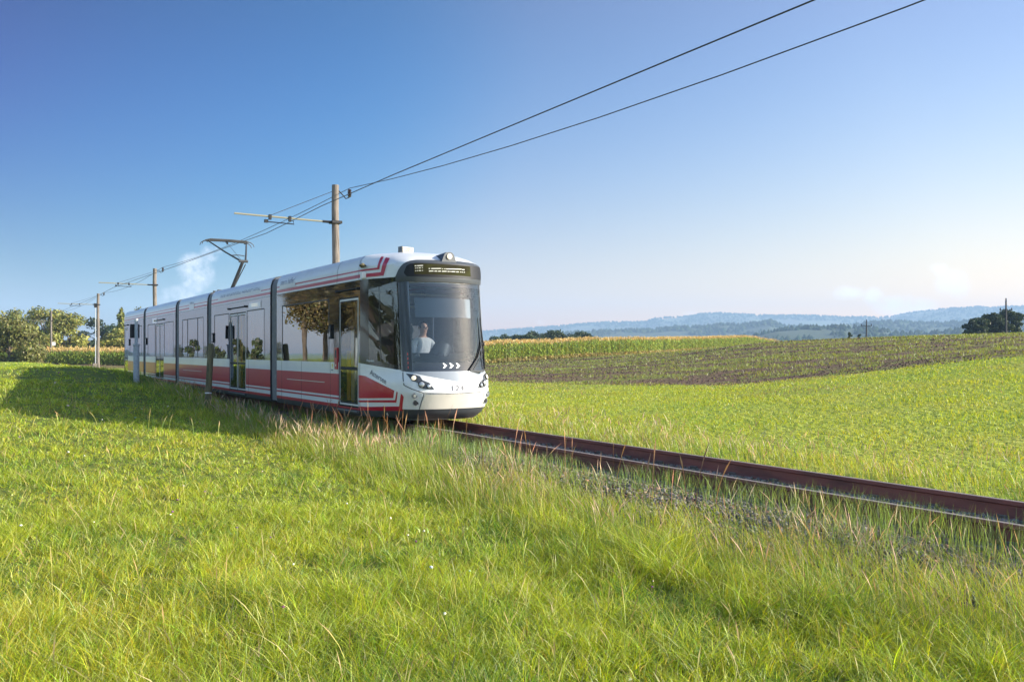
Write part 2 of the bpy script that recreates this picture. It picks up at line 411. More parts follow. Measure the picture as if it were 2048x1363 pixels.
L.new(mixc(ramp(edge, -.3, .3), grass, field), b.inputs['Base Color'])
bu = N('ShaderNodeBump'); bu.inputs['Strength'].default_value = .9; bu.inputs['Distance'].default_value = .12
L.new(noise(6, 10), bu.inputs['Height']); L.new(bu.outputs[0], b.inputs['Normal'])
ground = bulk('ground', np.stack([GX,GY,GZ],-1).reshape(-1,3), F, m, floats={'soil': soil_sd(GX,GY).ravel(), 'lateral': np.where(np.hypot(GX,GY) < 45, tl(GX,GY)[1], 20).ravel()}, smooth=True)
tag(ground, kind='structure')

# ballast bed sheet
ts = np.arange(-20, 150, .5); ls = np.linspace(LATC-1.9, LATC+1.9, 15)
TT, LL = np.meshgrid(ts, ls, indexing='ij')
V = np.stack([-TT*ST+LL*CT, TT*CT+LL*ST, bed(LL)+.02*(noise2(TT,LL,.4,3)-.5)], -1).reshape(-1,3)
idx = np.arange(TT.size).reshape(TT.shape)
F = np.stack([idx[:-1,:-1], idx[1:,:-1], idx[1:,1:], idx[:-1,1:]], -1).reshape(-1,4)[:, ::-1]
M_BED = mat('ballast_ground', (.13,.115,.105), .95, noise=(14,(.05,.042,.038),.38,.62), bump=(22,1,.05))
tag(bulk('track_bed', V, F, M_BED, smooth=True), kind='structure')


# ------------------------------------------------------------------ tram
NK = np.array([(.12,.34,.70,.55),(.22,.17,.79,.46),(.32,.10,.84,.42),(.60,.00,.90,.38),(.80,.03,.90,.40),(1.0,.11,.84,.44),(1.8,.20,.84,.53),
    (2.6,.29,.84,.63),(2.70,.27,.85,.62),(2.95,.31,.85,.64),(3.02,.42,.80,.72),(3.10,.62,.72,.88),(3.18,.95,.62,1.1),(3.25,1.35,.4,1.4),(3.27,1.6,.2,1.62)])
HW = np.array([(.10,1.17),(.235,1.2),(2.7,1.2),(2.95,1.19),(3.08,1.15),(3.16,1.07),(3.2,.9),(3.25,.5),(3.27,.02)])
def hw(z): return float(np.interp(z, HW[:,0], HW[:,1]))
S0 = 1.66; TL = 31.7
def nose(v, z, off=0.0):
    if off:
        e = 1e-3
        a, b_ = Vector(nose(v+e, z)) - Vector(nose(v-e, z)), Vector(nose(v, z+e)) - Vector(nose(v, z-e))
        n = a.cross(b_)
        if n.length < 1e-9: n = Vector((0,-1,0))
        n.normalize()
        return Vector(nose(v, z)) + n*off
    sf, hc, sc = [float(np.interp(z, NK[:,0], NK[:,i])) for i in (1,2,3)]
    a = abs(v); sg = -1 if v < 0 else 1
    P0 = np.array([hw(z), S0]); Cn = np.array([hc, sc]); Ft = np.array([0, sf]); A = Cn+(P0-Cn)*.18; Mc = np.array([hc*.66, sf])
    def arc(u): return Cn*(1-u)**2 + 2*Mc*u*(1-u) + Ft*u*u
    if a >= .5: p = A+(P0-A)*(a-.5)/.5
    elif a >= .36:
        u = (.5-a)/.14; p = A*(1-u)**2 + 2*Cn*u*(1-u) + arc(.22)*u*u
    else: p = arc(.22+.78*(.36-a)/.36)
    return Vector((sg*p[0], p[1], z))
VS = [-1,-.9,-.8,-.7,-.6,-.53,-.5,-.47,-.45,-.43,-.41,-.385,-.36,-.3,-.24,-.18,-.12,-.06,0]
VS = VS + [-v for v in VS[-2::-1]]
def vband(a, b_): return [a] + [v for v in VS if a+.004 < v < b_-.004] + [b_]
def strip(mb, va, vb, zlo, zhi, nz, m=0, off=0.0, skip=None):
    fl = zlo if callable(zlo) else (lambda v: zlo); fh = zhi if callable(zhi) else (lambda v: zhi)
    mb.grid(lambda v, u: nose(v, fl(v)+(fh(v)-fl(v))*u, off), vband(va, vb), [i/nz for i in range(nz+1)], m, skip)
def decal(name, polys, material, parent, off=.004, step=.05, mapf=None, zstep=.2):
    """polygons in (v, z) laid on the nose skin as thin film"""
    bm = bmesh.new()
    for poly in polys:
        vs = [bm.verts.new((p[0], p[1], 0)) for p in poly]; bm.faces.new(vs)
    bmesh.ops.triangulate(bm, faces=bm.faces[:])
    for _ in range(5):
        es = [e for e in bm.edges if abs(e.verts[0].co.x-e.verts[1].co.x) > step or abs(e.verts[0].co.y-e.verts[1].co.y) > zstep]
        if not es: break
        bmesh.ops.subdivide_edges(bm, edges=es, cuts=1); bmesh.ops.triangulate(bm, faces=bm.faces[:])
    f = mapf or (lambda v, z: nose(v, z, off))
    for v in bm.verts: v.co = f(v.co.x, v.co.y)
    for f_ in bm.faces:
        f_.normal_update(); q_ = f_.calc_center_median()
        if f_.normal.x*q_.x + f_.normal.y*(q_.y-1.7) < 0: f_.normal_flip()
    me = bpy.data.meshes.new(name); bm.to_mesh(me); bm.free(); me.materials.append(material)
    for p in me.polygons: p.use_smooth = True
    o = bpy.data.objects.new(name, me); COL.objects.link(o); o.parent = parent; return o
def text_mesh(name, s, material, parent, mapf, width=None, height=None, shear=0):
    cu = bpy.data.curves.new('t', 'FONT'); cu.body = s; cu.size = 1; cu.resolution_u = 3; cu.shear = shear
    ob = bpy.data.objects.new('t', cu); COL.objects.link(ob); dg = bpy.context.evaluated_depsgraph_get(); dg.update()
    me = bpy.data.meshes.new_from_object(ob.evaluated_get(dg)); bpy.data.objects.remove(ob); bpy.data.curves.remove(cu)
    xs = [v.co.x for v in me.vertices]; ys = [v.co.y for v in me.vertices]
    x0, x1, y0, y1 = min(xs), max(xs), min(ys), max(ys)
    sy = height/(y1-y0) if height else width/(x1-x0); sx = width/(x1-x0) if width else sy
    for v in me.vertices: v.co = mapf((v.co.x-(x0+x1)/2)*sx, (v.co.y-y0)*sy)
    me.materials.clear(); me.materials.append(material); me.name = name
    o = bpy.data.objects.new(name, me); COL.objects.link(o); o.parent = parent; return o

tram = empty('tram', W(T0, LATC, 0), TH)
tag(tram, 'white and red five section tram with raised pantograph running on the single track', 'tram')

# --- car bodies
ZL = [(.13,.235,2),(.235,.30,1),(.30,.388,0),(.388,.425,1),(.425,.463,0),(.463,.68,1),(.68,.90,1),(.90,1.13,0),
      (1.13,1.17,3),(1.17,1.8,3),(1.8,2.40,3),(2.40,2.52,3),(2.52,2.69,3),(2.69,2.70,4),(2.70,2.735,0),(2.735,2.80,1),(2.80,2.855,0),(2.855,2.885,1),
      (2.885,2.95,0),(2.95,3.02,0),(3.02,3.08,0),(3.08,3.12,0),(3.12,3.16,0),(3.16,3.2,0),(3.2,3.235,0),(3.235,3.26,0),(3.26,3.27,0)]
ZS = [z[0] for z in ZL] + [ZL[-1][1]]
def zmat(y, z):
    for a, b_, m_ in ZL:
        if a <= z < b_: return m_
    return 0
BODYM = [M_WHITE, M_RED, M_SKIRT, M_BAND, M_SEAM]
DZ0, DZ1 = .27, 2.40
def car_body(y0, y1, doors, wins, seat=()):
    mb = MB()
    ys = sorted(set([y0, y1] + [q for d in doors for q in d] + [q for w in wins for q in w] + [y0+(y1-y0)*i/6 for i in range(1,6)]))
    zs = sorted(set(ZS + [DZ0]))
    for sg in (-1, 1):
        def skip(y, z):
            if sg < 0 and any(a < y < b_ for a, b_ in doors) and DZ0 < z < DZ1: return True
            return any(a < y < b_ for a, b_ in wins) and 1.17 < z < 2.40
        mb.grid((lambda y, z: (sg*hw(z), y, z)) if sg > 0 else (lambda y, z: (sg*hw(z), y, z)), ys[::-1] if sg < 0 else ys, zs, zmat, skip)
    mb.box(-1.14, 1.14, y0+.02, y1-.02, .28, .33, 2)
    mb.box(-1.12, 1.12, y0+.02, y1-.02, 2.45, 2.48, 0)
    for yy in ((y0+.01, y1-.01) if y0 > 2 else (y1-.01,)):
        mb.ngon([(-hw(z)+.01, yy, z) for z in ZS[::-1]] + [(hw(z)-.01, yy, z) for z in ZS], 2)
    b = mb.build('car_body', BODYM, tram, 30, merge=False)
    for a, c in wins:
        p = MB(); p.grid(lambda y, z: (-1.197, y, z), [c, a], [1.17, 2.40]); p.build('side_window', M_GLASS, b)
        p = MB(); p.grid(lambda y, z: (1.197, y, z), [a, c], [1.17, 2.40]); p.build('side_window', M_FARG, b)
        p = MB()
        for yy in (a, c): p.box(-1.203, -1.198, yy-.012, yy+.012, 1.15, 2.42)
        p.box(-1.203, -1.198, a, c, 2.395, 2.42); p.build('window_seal', M_SEAM, b)
    return b
def door_leaf(b, a, c, left=True, right=True):
    """one leaf on the near side, a = front end"""
    d = empty('door', (0,0,0)); d.parent = b
    mb = MB(); x = -1.19; e = .03
    def ring(i0, i1, mm, xx):
        A0, A1, B0, B1 = a+i0, c-i0, DZ0+i0*1.2, DZ1-i0*1.2; a0, a1, b0, b1 = a+i1, c-i1, DZ0+i1*1.2, DZ1-i1*1.2
        mb.quad((xx,A0,B0),(xx,A1,B0),(xx,a1,b0),(xx,a0,b0),mm); mb.quad((xx,A0,B1),(xx,a0,b1),(xx,a1,b1),(xx,A1,B1),mm)
        mb.quad((xx,A0,B0),(xx,a0,b0),(xx,a0,b1),(xx,A0,B1),mm); mb.quad((xx,A1,B0),(xx,A1,B1),(xx,a1,b1),(xx,a1,b0),mm)
    ring(0, .028, 0, x); ring(.028, .056, 1, x-.002); ring(.056, .072, 0, x)
    mb.box(x-.012, x+.02, a+.07, c-.07, .99, 1.05, 0)
    mb.box(x-.006, x+.02, a+.07, c-.07, .34, .37, 0)
    f = mb.build('door_leaf', [M_BLACK, M_WHITE], tram); bpy.data.objects.remove(d); f.parent = b
    g = MB(); g.grid(lambda y, z: (x+.004, y, z), [c-.072, a+.072], [DZ0+.085, DZ1-.085]); 
    go = g.build('door_glass', M_DOORG, b)
    return f
def rod(b, a, c):
    mb = MB(); mb.tube([(-1.235,a,2.535),(-1.235,c,2.535)], .014, 6); mb.tube([(-1.19,a,2.535),(-1.25,a,2.535)], .028, 8); mb.tube([(-1.19,c,2.535),(-1.25,c,2.535)], .028, 8)
    mb.build('door_sensor_bar', M_BLACK, b)
def intercom(b, y):
    mb = MB(); mb.box(-1.235, -1.198, y-.07, y+.07, 1.60, 1.89, 0); mb.box(-1.238, -1.234, y-.03, y+.03, 1.64, 1.85, 1); mb.build('door_mirror_box', [M_BLACK, M_PILLAR], b)
def sign(b, a, c):
    mb = MB(); mb.box(-1.206, -1.198, a, c, 2.435, 2.64, 0)
    mb.box(-1.209, -1.206, a+.04, c-.04, 2.47, 2.60, 2)
    for z in (2.505, 2.55): mb.box(-1.2105, -1.209, a+.3, c-.25, z, z+.022, 1)
    mb.build('side_destination_panel', [M_PILLAR, M_LED, mat('sign_face', (.42,.45,.44), .4, coat=1)], b)
SYM = lambda w: [(TL-b_, TL-a) for a, b_ in w]
D1, D2 = [(1.73, 2.74)], [(9.46, 11.10)]
W1, W2, W3 = [(3.30, 6.35)], [(7.80, 9.34), (11.20, 12.84)], [(14.27, 15.03), (15.06, 16.50), (16.53, 17.32)]
bodies = []
for y0, y1, ds, ws in ((S0, 6.78, D1, W1), (7.30, 13.23, D2, W2), (13.77, 17.90, [], W3), (TL-13.23, TL-7.30, SYM(D2), SYM(W2)), (TL-6.78, TL-S0, SYM(D1), SYM(W1))):
    b = car_body(y0, y1, ds, ws); bodies.append(b)
    for a, c in ds:
        if c-a > 1.3:
            mid = (a+c)/2; door_leaf(b, a, mid); door_leaf(b, mid, c)
        else: door_leaf(b, a, c)
        rod(b, a-.02, c+.04)
        mb = MB(); mb.box(-1.23, -1.15, a-.05, c+.05, .175, .215, 0); mb.box(-1.24, -1.225, a, c, .20, .212, 1); mb.build('door_step', [M_SKIRT, M_CHEV], b)
    n_ = int((y1-y0)/.9)
    for i in range(n_):
        y = y0+.6+i*.9
        if any(a-.4 < y < c+.4 for a, c in ds) or (y0 < 2 and y < 3.1): continue
        for x0 in (.12, .62):
            mb = MB(); mb.box(x0, x0+.42, y, y+.40, .62, .74); mb.box(x0, x0+.42, y+.36, y+.44, .735, 1.42); mb.build('passenger_seat', M_SEAT, b)
for b, y in ((bodies[0], 3.17), (bodies[1], 12.98), (bodies[3], TL-7.47), (bodies[4], TL-3.17)): intercom(b, y)
sign(bodies[1], 8.05, 9.15); sign(bodies[3], TL-8.05-1.75, TL-8.05-.75)
# red push panel, sticker, side marks on the first body
mb = MB(); mb.box(-1.225, -1.198, 2.78, 2.92, .99, 1.42, 0); mb.box(-1.228, -1.224, 2.81, 2.89, 1.22, 1.38, 1); mb.box(-1.228, -1.224, 2.83, 2.87, 1.05, 1.09, 2)
mb.build('emergency_release_box', [M_REDPL, M_SEAM, M_WHITE], bodies[0])
mb = MB(); mb.box(-1.203, -1.2005, 3.02, 3.18, .95, 1.11, 0); mb.box(-1.205, -1.203, 3.075, 3.10, 1.02, 1.10, 1); mb.box(-1.205, -1.203, 3.05, 3.125, 1.06, 1.08, 1); mb.box(-1.205, -1.203, 3.04, 3.16, .955, .985, 2)
mb.build('passenger_sticker', [mat('sticker_face', (.7,.72,.55), .5), M_TEXTY, M_TEXTG], bodies[0])
for b, a, c in ((bodies[0], 3.55, 6.0), (bodies[2], 14.5, 17.2)):
    mb = MB(); mb.box(-1.206, -1.2, a, c, .70, .715); mb.build('side_trim_line', M_BUMP, b)
for b, ys in ((bodies[0], (1.665, 2.78, 3.22, 5.0, 6.4)), (bodies[1], (9.2, 11.15)), (bodies[3], (TL-9.2,))):
    for y in ys:
        mb = MB(); mb.box(-1.2015, -1.199, y-.006, y+.006, .235, 1.13); mb.build('panel_seam', M_SEAM, b)
for b, yy in ((bodies[0], 2.84), (bodies[0], 1.72)):
    mb = MB()
    for i, z in enumerate([2.71, 2.8, 2.9, 2.95, 3.0, 3.05, 3.08, 3.12, 3.16]):
        if i: mb.quad((-zp[0]-.003, yy-.007, zp[1]), (-hw(z)-.003, yy-.007, z), (-hw(z)-.003, yy+.007, z), (-zp[0]-.003, yy+.007, zp[1]))
        zp = (hw(z), z)
    mb.build('roof_panel_seam', M_SEAM, b)
# lettering on the cornice and the skirt
def side_map(y, z): return lambda u, q: Vector((-hw(z+q)-.004, y-u, z+q))
text_mesh('lettering', 'stern hafferl', M_TEXTG, bodies[0], side_map(5.98, 2.905), 1.05, .13)
mb = MB(); mb.quad((-1.203,5.42,2.81),(-1.203,6.55,2.81),(-1.203,6.55,2.90),(-1.203,5.42,2.90)); mb.build('lettering_ground', M_WHITE, bodies[0])
text_mesh('lettering', 'VERKEHR', M_TEXTY, bodies[0], side_map(5.98, 2.825), 1.08, .066)
text_mesh('lettering', 'WIR BEWEGEN MENSCHEN', M_TEXTG, bodies[1], side_map(10.2, 2.87), 4.0, .105)
mb = MB(); mb.quad((-1.203,8.05,2.85),(-1.203,12.4,2.85),(-1.203,12.4,2.89),(-1.203,8.05,2.89)); mb.build('lettering_ground', M_WHITE, bodies[1])
text_mesh('lettering', 'ooe v', M_TEXTG, bodies[2], side_map(15.9, 2.85), .55, .12)
mb = MB(); mb.quad((-1.203,15.55,2.74),(-1.203,16.25,2.74),(-1.203,16.25,2.89),(-1.203,15.55,2.89)); mb.build('lettering_ground', M_WHITE, bodies[2])

# --- bellows
for y0, y1 in ((6.78,7.30),(13.23,13.77),(17.90,18.47),(24.40,24.92)):
    zz = [.17,.6,1.2,1.8,2.4,2.8,2.95,3.06,3.13,3.18,3.22,3.24]; prof = []
    for z in zz: prof.append((-(hw(z)-.03), z-.01))
    prof += [(-x, z) for x, z in prof[::-1]]
    mb = MB(); k = 11; yy = [y0+(y1-y0)*i/(k-1) for i in range(k)]
    base = len(mb.v)
    for i, y in enumerate(yy):
        s_ = 1.0 if i % 2 else .945
        for x, z in prof: mb.v.append((x*s_, y, .2+(z-.2)*(1 if i % 2 else .985)))
    n_ = len(prof)
    for i in range(k-1):
        for j in range(n_-1): mb.f.append((base+i*n_+j, base+i*n_+j+1, base+(i+1)*n_+j+1, base+(i+1)*n_+j)); mb.m.append(0)
    mb.build('bellows', M_BELL, tram, 20)

# --- underframe and wheels
for y in (3.6, 15.85, TL-3.6):
    mb = MB(); mb.box(-.95, .95, y-1.3, y+1.3, .08, .3)
    bo = mb.build('bogie_frame', M_SKIRT, tram)
    for yy in (y-.85, y+.85):
        for x in (-.55, .55):
            w_ = MB(); w_.lathe((x, yy, .27), [(.27,-.06),(.27,.06),(.18,.07)], 'x', 20); w_.build('wheel', M_RAIL, bo, 30)

# --- front end
zb = lambda v: float(np.interp(abs(v), [0,.06,.43,.455,1], [.80,.83,.985,1.01,1.125]))
zh = lambda v: float(np.interp(abs(v), [0,.3,.36,.41,.44,.46,.475,.49], [3.01,3.0,2.98,2.93,2.86,2.78,2.70,2.70]))
mb = MB()
strip(mb, -1, 1, .31, zb, 14, 0)
front = mb.build('front_shell', M_WHITE, tram, 40)
mb = MB()
strip(mb, -1, -.49, 2.70, 3.27, 40, 0); strip(mb, .49, 1, 2.70, 3.27, 40, 0); strip(mb, -.49, .49, zh, 3.27, 24, 0)
mb.build('front_roof', M_WHITE, tram, 40, merge='weld')
mb = MB(); strip(mb, -1, 1, .13, .31, 4, 0); mb.build('front_skirt', M_DARK, tram, 40)
mb = MB(); mb.grid(lambda v, u: nose(v, .10, .0)*(1) + Vector((0, .05*(1-u), .02*u)), vband(-.46,.46), [0, 1]); mb.grid(lambda v, u: Vector((nose(v,.12).x*u, 1.2-(1.2-nose(v,.12).y-.02)*u, .115)), vband(-.46,.46), [0,1])
mb.build('front_lip', M_CHEV, tram, 40)
mb = MB(); strip(mb, -.455, .455, lambda v: zb(v), lambda v: max(zb(v), .99)+.002, 3, 0, .002); mb.build('front_chevron_panel', M_CHEV, front, 40)
# dark cab side with its pane, pillar, windscreen
for sg in (-1, 1):
    mb = MB()
    q = lambda a, b_: (a, b_) if sg < 0 else (-b_, -a)
    zt = lambda v: 2.70
    pl = lambda v: float(np.interp(abs(v), [.46,.87], [1.09,1.20])); ph = lambda v: float(np.interp(abs(v), [.46,.87], [2.62,2.50]))
    strip(mb, *q(-1, -.87), zb, zt, 8); strip(mb, *q(-.87, -.46), zb, pl, 2); strip(mb, *q(-.87, -.46), ph, zt, 2)
    mb.build('cab_side_frame', M_BANDF, tram, 40)
    mb = MB(); strip(mb, *q(-.87, -.46), pl, ph, 8); mb.build('cab_side_window', M_CABG, tram, 40)
    mb = MB(); strip(mb, *q(-.46, -.375), .99, lambda v: min(2.62, zh(v)), 8, 0, .006); mb.build('windscreen_pillar', M_PILLAR, tram, 40)
    mb = MB(); strip(mb, *q(-.72, -.70), pl, ph, 8, 0, .002); mb.build('cab_window_bar', M_BANDF, tram, 40)
mb = MB(); strip(mb, -.375, .375, 1.15, 2.62, 12); wind = mb.build('windscreen', M_WIND, tram, 60)
mb = MB(); strip(mb, -.40, .40, .99, 1.15, 3, 0, .003); mb.build('windscreen_border', M_BANDF, tram, 40)
mb = MB(); strip(mb, -.38, .38, 2.52, 2.63, 3, 0, .004); mb.build('windscreen_border', M_BANDF, tram, 40)
# head display
mb = MB(); strip(mb, -.475, .475, 2.61, lambda v: max(zh(v), 2.612), 8, 0, .012); hous = mb.build('display_housing', M_DARK, tram, 40)
dl = lambda v: float(np.interp(v, [-.405,-.385,.3,.40,.41], [2.76,2.70,2.70,2.70,2.75])); dh = lambda v: float(np.interp(v, [-.405,-.385,-.35,.38,.41], [2.78,2.89,2.945,2.945,2.86]))
mb = MB(); strip(mb, -.405, .41, dl, dh, 5, 0, .018); mb.build('display_window', M_BLACK, hous, 40)
mb = MB(); strip(mb, -.325, .20, 2.735, 2.925, 4, 0, .022); mb.build('display_panel', M_LEDP, hous, 40)
PV = lambda x: float(np.interp(x, [835,850,863,923], [-.317,-.25,-.193,.128])); PZ = lambda x, y: 2.846-(y-537)*.0091+(x-863)*.0005
dash = []
for y, segs in ((531,((835,838.5),(840,852))),(535.5,((835.5,837),(839,841),(843,847),(849.5,851))),(541,((835.5,837),(839,841),(843,847),(849.5,851))),
                (537.7,((863,865),(867,883),(884.5,886),(888,890),(891,917),(918,925))),
                (542.8,((863,870.5),(872,876.5),(878,882.5),(884,891.5),(893,896),(896.8,898),(899,905.5),(907,911.5),(914,916),(917.5,919),(921,923)))):
    for a, c in segs:
        yy = y+(.035*(a-863) if a > 860 else 0); dash.append([(PV(a), PZ(a,yy)-.008), (PV(c), PZ(c,yy)-.008), (PV(c), PZ(c,yy)+.006), (PV(a), PZ(a,yy)+.006)])
decal('display_lettering', dash, M_LED, hous, .026)
mb = MB(); c0 = nose(0, 2.99); 
def bump_(u, q):
    r_ = float(np.interp(u, [0,.3,.75,1], [.17,.15,.10,.05])); zt_ = float(np.interp(u, [0,.3,.75,1], [0,.02,.16,.19]))
    return Vector((r_*q, c0.y-.02+(.55*(1-u)**0*0), c0.z-.03+zt_))
prof = [(-.19,-.03),(-.15,.0),(-.10,.13),(-.06,.17),(0,.18),(.06,.17),(.10,.13),(.15,.0),(.19,-.03)]
mb.grid(lambda x_, y_: Vector((prof[int(x_)][0], c0.y-.025+y_, c0.z+prof[int(x_)][1]-(.03 if y_ > .3 else 0)-(0 if y_ < .3 else .0))), list(range(9)), [0,.04,.5], 0)
mb.ngon([(x_, c0.y-.025, c0.z+z_) for x_, z_ in prof][::-1])
rl = mb.build('roof_lamp_housing', M_DARK, tram, 35)
mb = MB(); mb.lathe((0, c0.y-.03, c0.z+.095), [(.050,0),(.050,-.02),(.036,-.026)], 'y', 18); mb.build('roof_lamp', M_LAMPON, rl)
mb = MB(); mb.box(-.30, -.06, 1.72, 1.86, 3.25, 3.385, 0); mb.box(-.285, -.075, 1.714, 1.722, 3.265, 3.375, 1); mb.box(-.31, -.296, 1.70, 1.88, 3.25, 3.40, 2)
mb.build('roof_horn_box', [M_CREAM, mat('speckled_plate', (.55,.50,.38), .6, noise=(60,(.20,.17,.10),.45,.6)), M_DARK], tram)
# paint on the nose
for mir in (-1, 1):
    fl = lambda ps: [[(v*(1 if mir < 0 else -1), z) for v, z in p] for p in ps]
    decal('red_stripe', fl([[(-1.0,.90),(-.921,.886),(-.512,.643),(-.535,.505),(-1.0,.463)]]), M_RED, front)
    decal('red_stripe', fl([[(-1.0,.425),(-.514,.471),(-.489,.627),(-.48,.615),(-.501,.426),(-1.0,.388)]]), M_RED, front)
    decal('red_stripe', fl([[(-1.0,.30),(-.481,.36),(-.456,.59),(-.447,.582),(-.438,.537),(-.46,.31),(-1.0,.312)], [(-1.0,.312),(-.46,.31),(-.462,.279),(-1.0,.235)]]), M_RED, front)
    decal('red_stripe', fl([[(-1.0,2.885),(-.731,2.899),(-.707,3.12),(-.663,3.105),(-.70,2.863),(-1.0,2.855)]]), M_RED, front, .007, zstep=.04)
    decal('red_stripe', fl([[(-1.0,2.80),(-.677,2.81),(-.625,3.09),(-.557,3.066),(-.636,2.741),(-1.0,2.735)]]), M_RED, front, .007, zstep=.04)
    # headlight unit
    hp = [(-.424,.952),(-.376,.94),(-.315,.905),(-.289,.834),(-.231,.789),(-.192,.669),(-.288,.683),(-.318,.754),(-.333,.79),(-.378,.834)]
    hl = decal('headlight', fl([[(-.424,.952),(-.376,.94),(-.315,.905),(-.333,.79),(-.378,.834)], [(-.315,.905),(-.289,.834),(-.231,.789),(-.192,.669),(-.288,.683),(-.318,.754),(-.333,.79)]]), M_DARK, front, .008)
    for (v, z, r_, mm) in ((-.364,.869,.045,M_LAMPON), (-.296,.759,.05,M_LAMP), (-.237,.727,.036,M_LAMP)):
        p = nose(v*(1 if mir < 0 else -1), z, .012); e = nose(v*(1 if mir < 0 else -1), z, .10)-p; e.normalize()
        l_ = MB(); l_.tube([p-e*.02, p+e*.008], r_*1.25, 18, 0); l_.tube([p-e*.02, p+e*.016, p+e*.026], [r_, r_, r_*.6], 18, 1); l_.build('lamp', [M_BLACK, mm], hl, 30)
    for (v, z, mm) in ((-.362,.559,M_LAMP), (-.357,.432,M_BLACK)):
        p = nose(v*(1 if mir < 0 else -1), z, .003); e = Vector((mir*.35, -1, 0)).normalized()
        l_ = MB(); l_.tube([p, p+e*.006], .06, 20, 0); l_.tube([p, p+e*.010], .047, 20, 1); l_.tube([p+e*.008, p+e*.014], .026, 14, 2); l_.build('fog_lamp', [M_CHEV, M_BLACK if mm is M_BLACK else M_PILLAR, mm], front, 30)
    decal('panel_seam', fl([[(-.452,.974),(-.446,.975),(-.427,.75),(-.374,.684),(-.282,.612),(-.06,.60),(-.06,.592),(-.285,.602),(-.378,.672),(-.433,.742)], [(-.283,.60),(-.278,.60),(-.326,.313),(-.332,.313)]]), M_SEAM, front, .0055)
decal('panel_seam', [[(-.06,.60),(.06,.60),(.06,.592),(-.06,.592)]], M_SEAM, front, .0055)
decal('bumper_panel', [[(-.27,.585),(.27,.585),(.322,.318),(-.322,.318)]], M_BUMP, front, .006)
for (v, z) in ((-.091,1.09),(-.034,1.089),(.023,1.088)):
    decal('arrow_mark', [[(v-.018,z+.045),(v-.004,z+.045),(v+.020,z),(v-.002,z)], [(v-.002,z),(v+.020,z),(v-.004,z-.045),(v-.018,z-.045)]], M_TEXTW, wind, .009)
def w2v(w_, z):
    a, b_ = -.3, .3
    for _ in range(30):
        m_ = (a+b_)/2
        if nose(m_, z).x < w_: a = m_
        else: b_ = m_
    return a
text_mesh('fleet_number', '124', M_TEXT, front, lambda u, q: nose(w2v(u+.005, .645+q), .64+q, .009), .25, .095)
s2v = lambda s_, z: -(.5+.5*(s_-nose(-.5,z).y)/(S0-nose(-.5,z).y))
text_mesh('name_lettering', 'Attersee', M_TEXT, front, lambda u, q: nose(s2v(1.13-u, .87), .835+q-u*.36, .006), .48, .10, .15)
text_mesh('small_lettering', 'Tramlink', M_TEXTW, tram, lambda u, q: nose(s2v(1.36-u, 1.15), 1.155+q, .006), .22, .04, .3)
text_mesh('small_lettering', '4', M_TEXTW, tram, lambda u, q: nose(s2v(.98-u, .19), .17+q, .006), .05, .06)
# camera pod and small marker lamps on the cab side
mb = MB(); p = nose(-.93, 2.78, .0); mb.box(p.x-.07, p.x+.02, p.y-.05, p.y+.05, 2.72, 2.83, 0); mb.lathe((p.x-.05, p.y-.02, 2.93), [(.02,.07),(.07,.03),(.03,-.02)], 'z', 10, 1)
mb.build('side_camera', [M_WHITE, M_WOODG], tram, 30)
for z in (1.30, 1.22, 1.14, 1.06):
    mb = MB(); p = nose(-.408, z, .008); mb.box(p.x-.008, p.x+.008, p.y-.004, p.y+.004, z-.022, z+.022); mb.build('marker_lamp', M_REDPL, tram)
# wipers
def wp(v, z, o_=.03): return nose(v, z, o_)
for pts in ([(.13,1.0),(.24,1.22),(.345,1.52)],):
    mb = MB(); mb.tube([wp(*p) for p in pts], [.016,.014,.010], 8); mb.tube([wp(v+.03, z, .05) for v, z in pts], [.010,.009,.008], 6)
    mb.tube([wp(.345,1.55), wp(.355,1.45,.05)], .022, 8)
    mb.tube([wp(.325,1.98,.03), wp(.345,1.5,.035), wp(.365,1.02,.03)], [.008,.016,.012], 6)
    mb.build('wiper', M_BLACK, wind)
mb = MB(); mb.box(.18, .62, nose(.2,.98).y-.03, nose(.3,.98).y+.05, .965, 1.0); mb.build('wiper_base', M_DARK, tram)
# --- cab interior
mb = MB(); mb.grid(lambda v, u: Vector((nose(v, 1.12).x*.96, nose(v,1.16).y+.03+u*(.62-.3*abs(v)), 1.16+.16*u)), vband(-.44,.44), [0,.5,1]); mb.box(-.78, .78, .82, .95, .4, 1.31)
mb.tube([(-.06,.70,1.2),(.10,.76,1.46)], [.2,.16], 14); mb.build('dashboard', M_BLACK, tram, 40)
mb = MB(); mb.grid(lambda x_, u: Vector((x_*(.80+.36*u), .55+1.45*u, .42)), [-1,0,1], [0,1]); mb.build('cab_floor', M_INT, tram); mb = MB(); mb.grid(lambda v, u: Vector((nose(v, 2.6).x*.97, nose(v,2.6).y+.03 if u == 0 else 1.9, 2.6)), vband(-.9,.9), [0,1]); mb.build('cab_ceiling', M_INT, tram)
mb = MB(); mb.box(-1.15, -.45, 2.0, 2.05, .33, 2.6); mb.box(.35, 1.15, 2.0, 2.05, .33, 1.2); mb.box(.35, 1.15, 2.0, 2.05, 2.2, 2.6); mb.box(-.45, -.35, 2.0, 2.05, .33, 2.6); mb.box(-.45, .4, 2.0, 2.05, .33, .95); mb.box(-.2,.05,1.97,2.0,1.5,1.9,1)
mb.build('cab_partition', [M_INTL, M_INT], tram)
mb = MB(); mb.box(-.22, .28, 1.30, 1.75, .80, .92); mb.box(-.20, .26, 1.66, 1.80, .92, 1.62); mb.box(-.1, .16, 1.68, 1.78, 1.62, 1.85); mb.box(-.1, .1, 1.4, 1.6, .42, .8); mb.build('driver_seat', M_INT, tram)
mb = MB(); mb.grid(lambda v, z: nose(v, z, -.05), vband(-.34,.22), [1.97,2.1,2.2,2.32]); mb.build('sun_blind', M_BLIND, tram, 40)
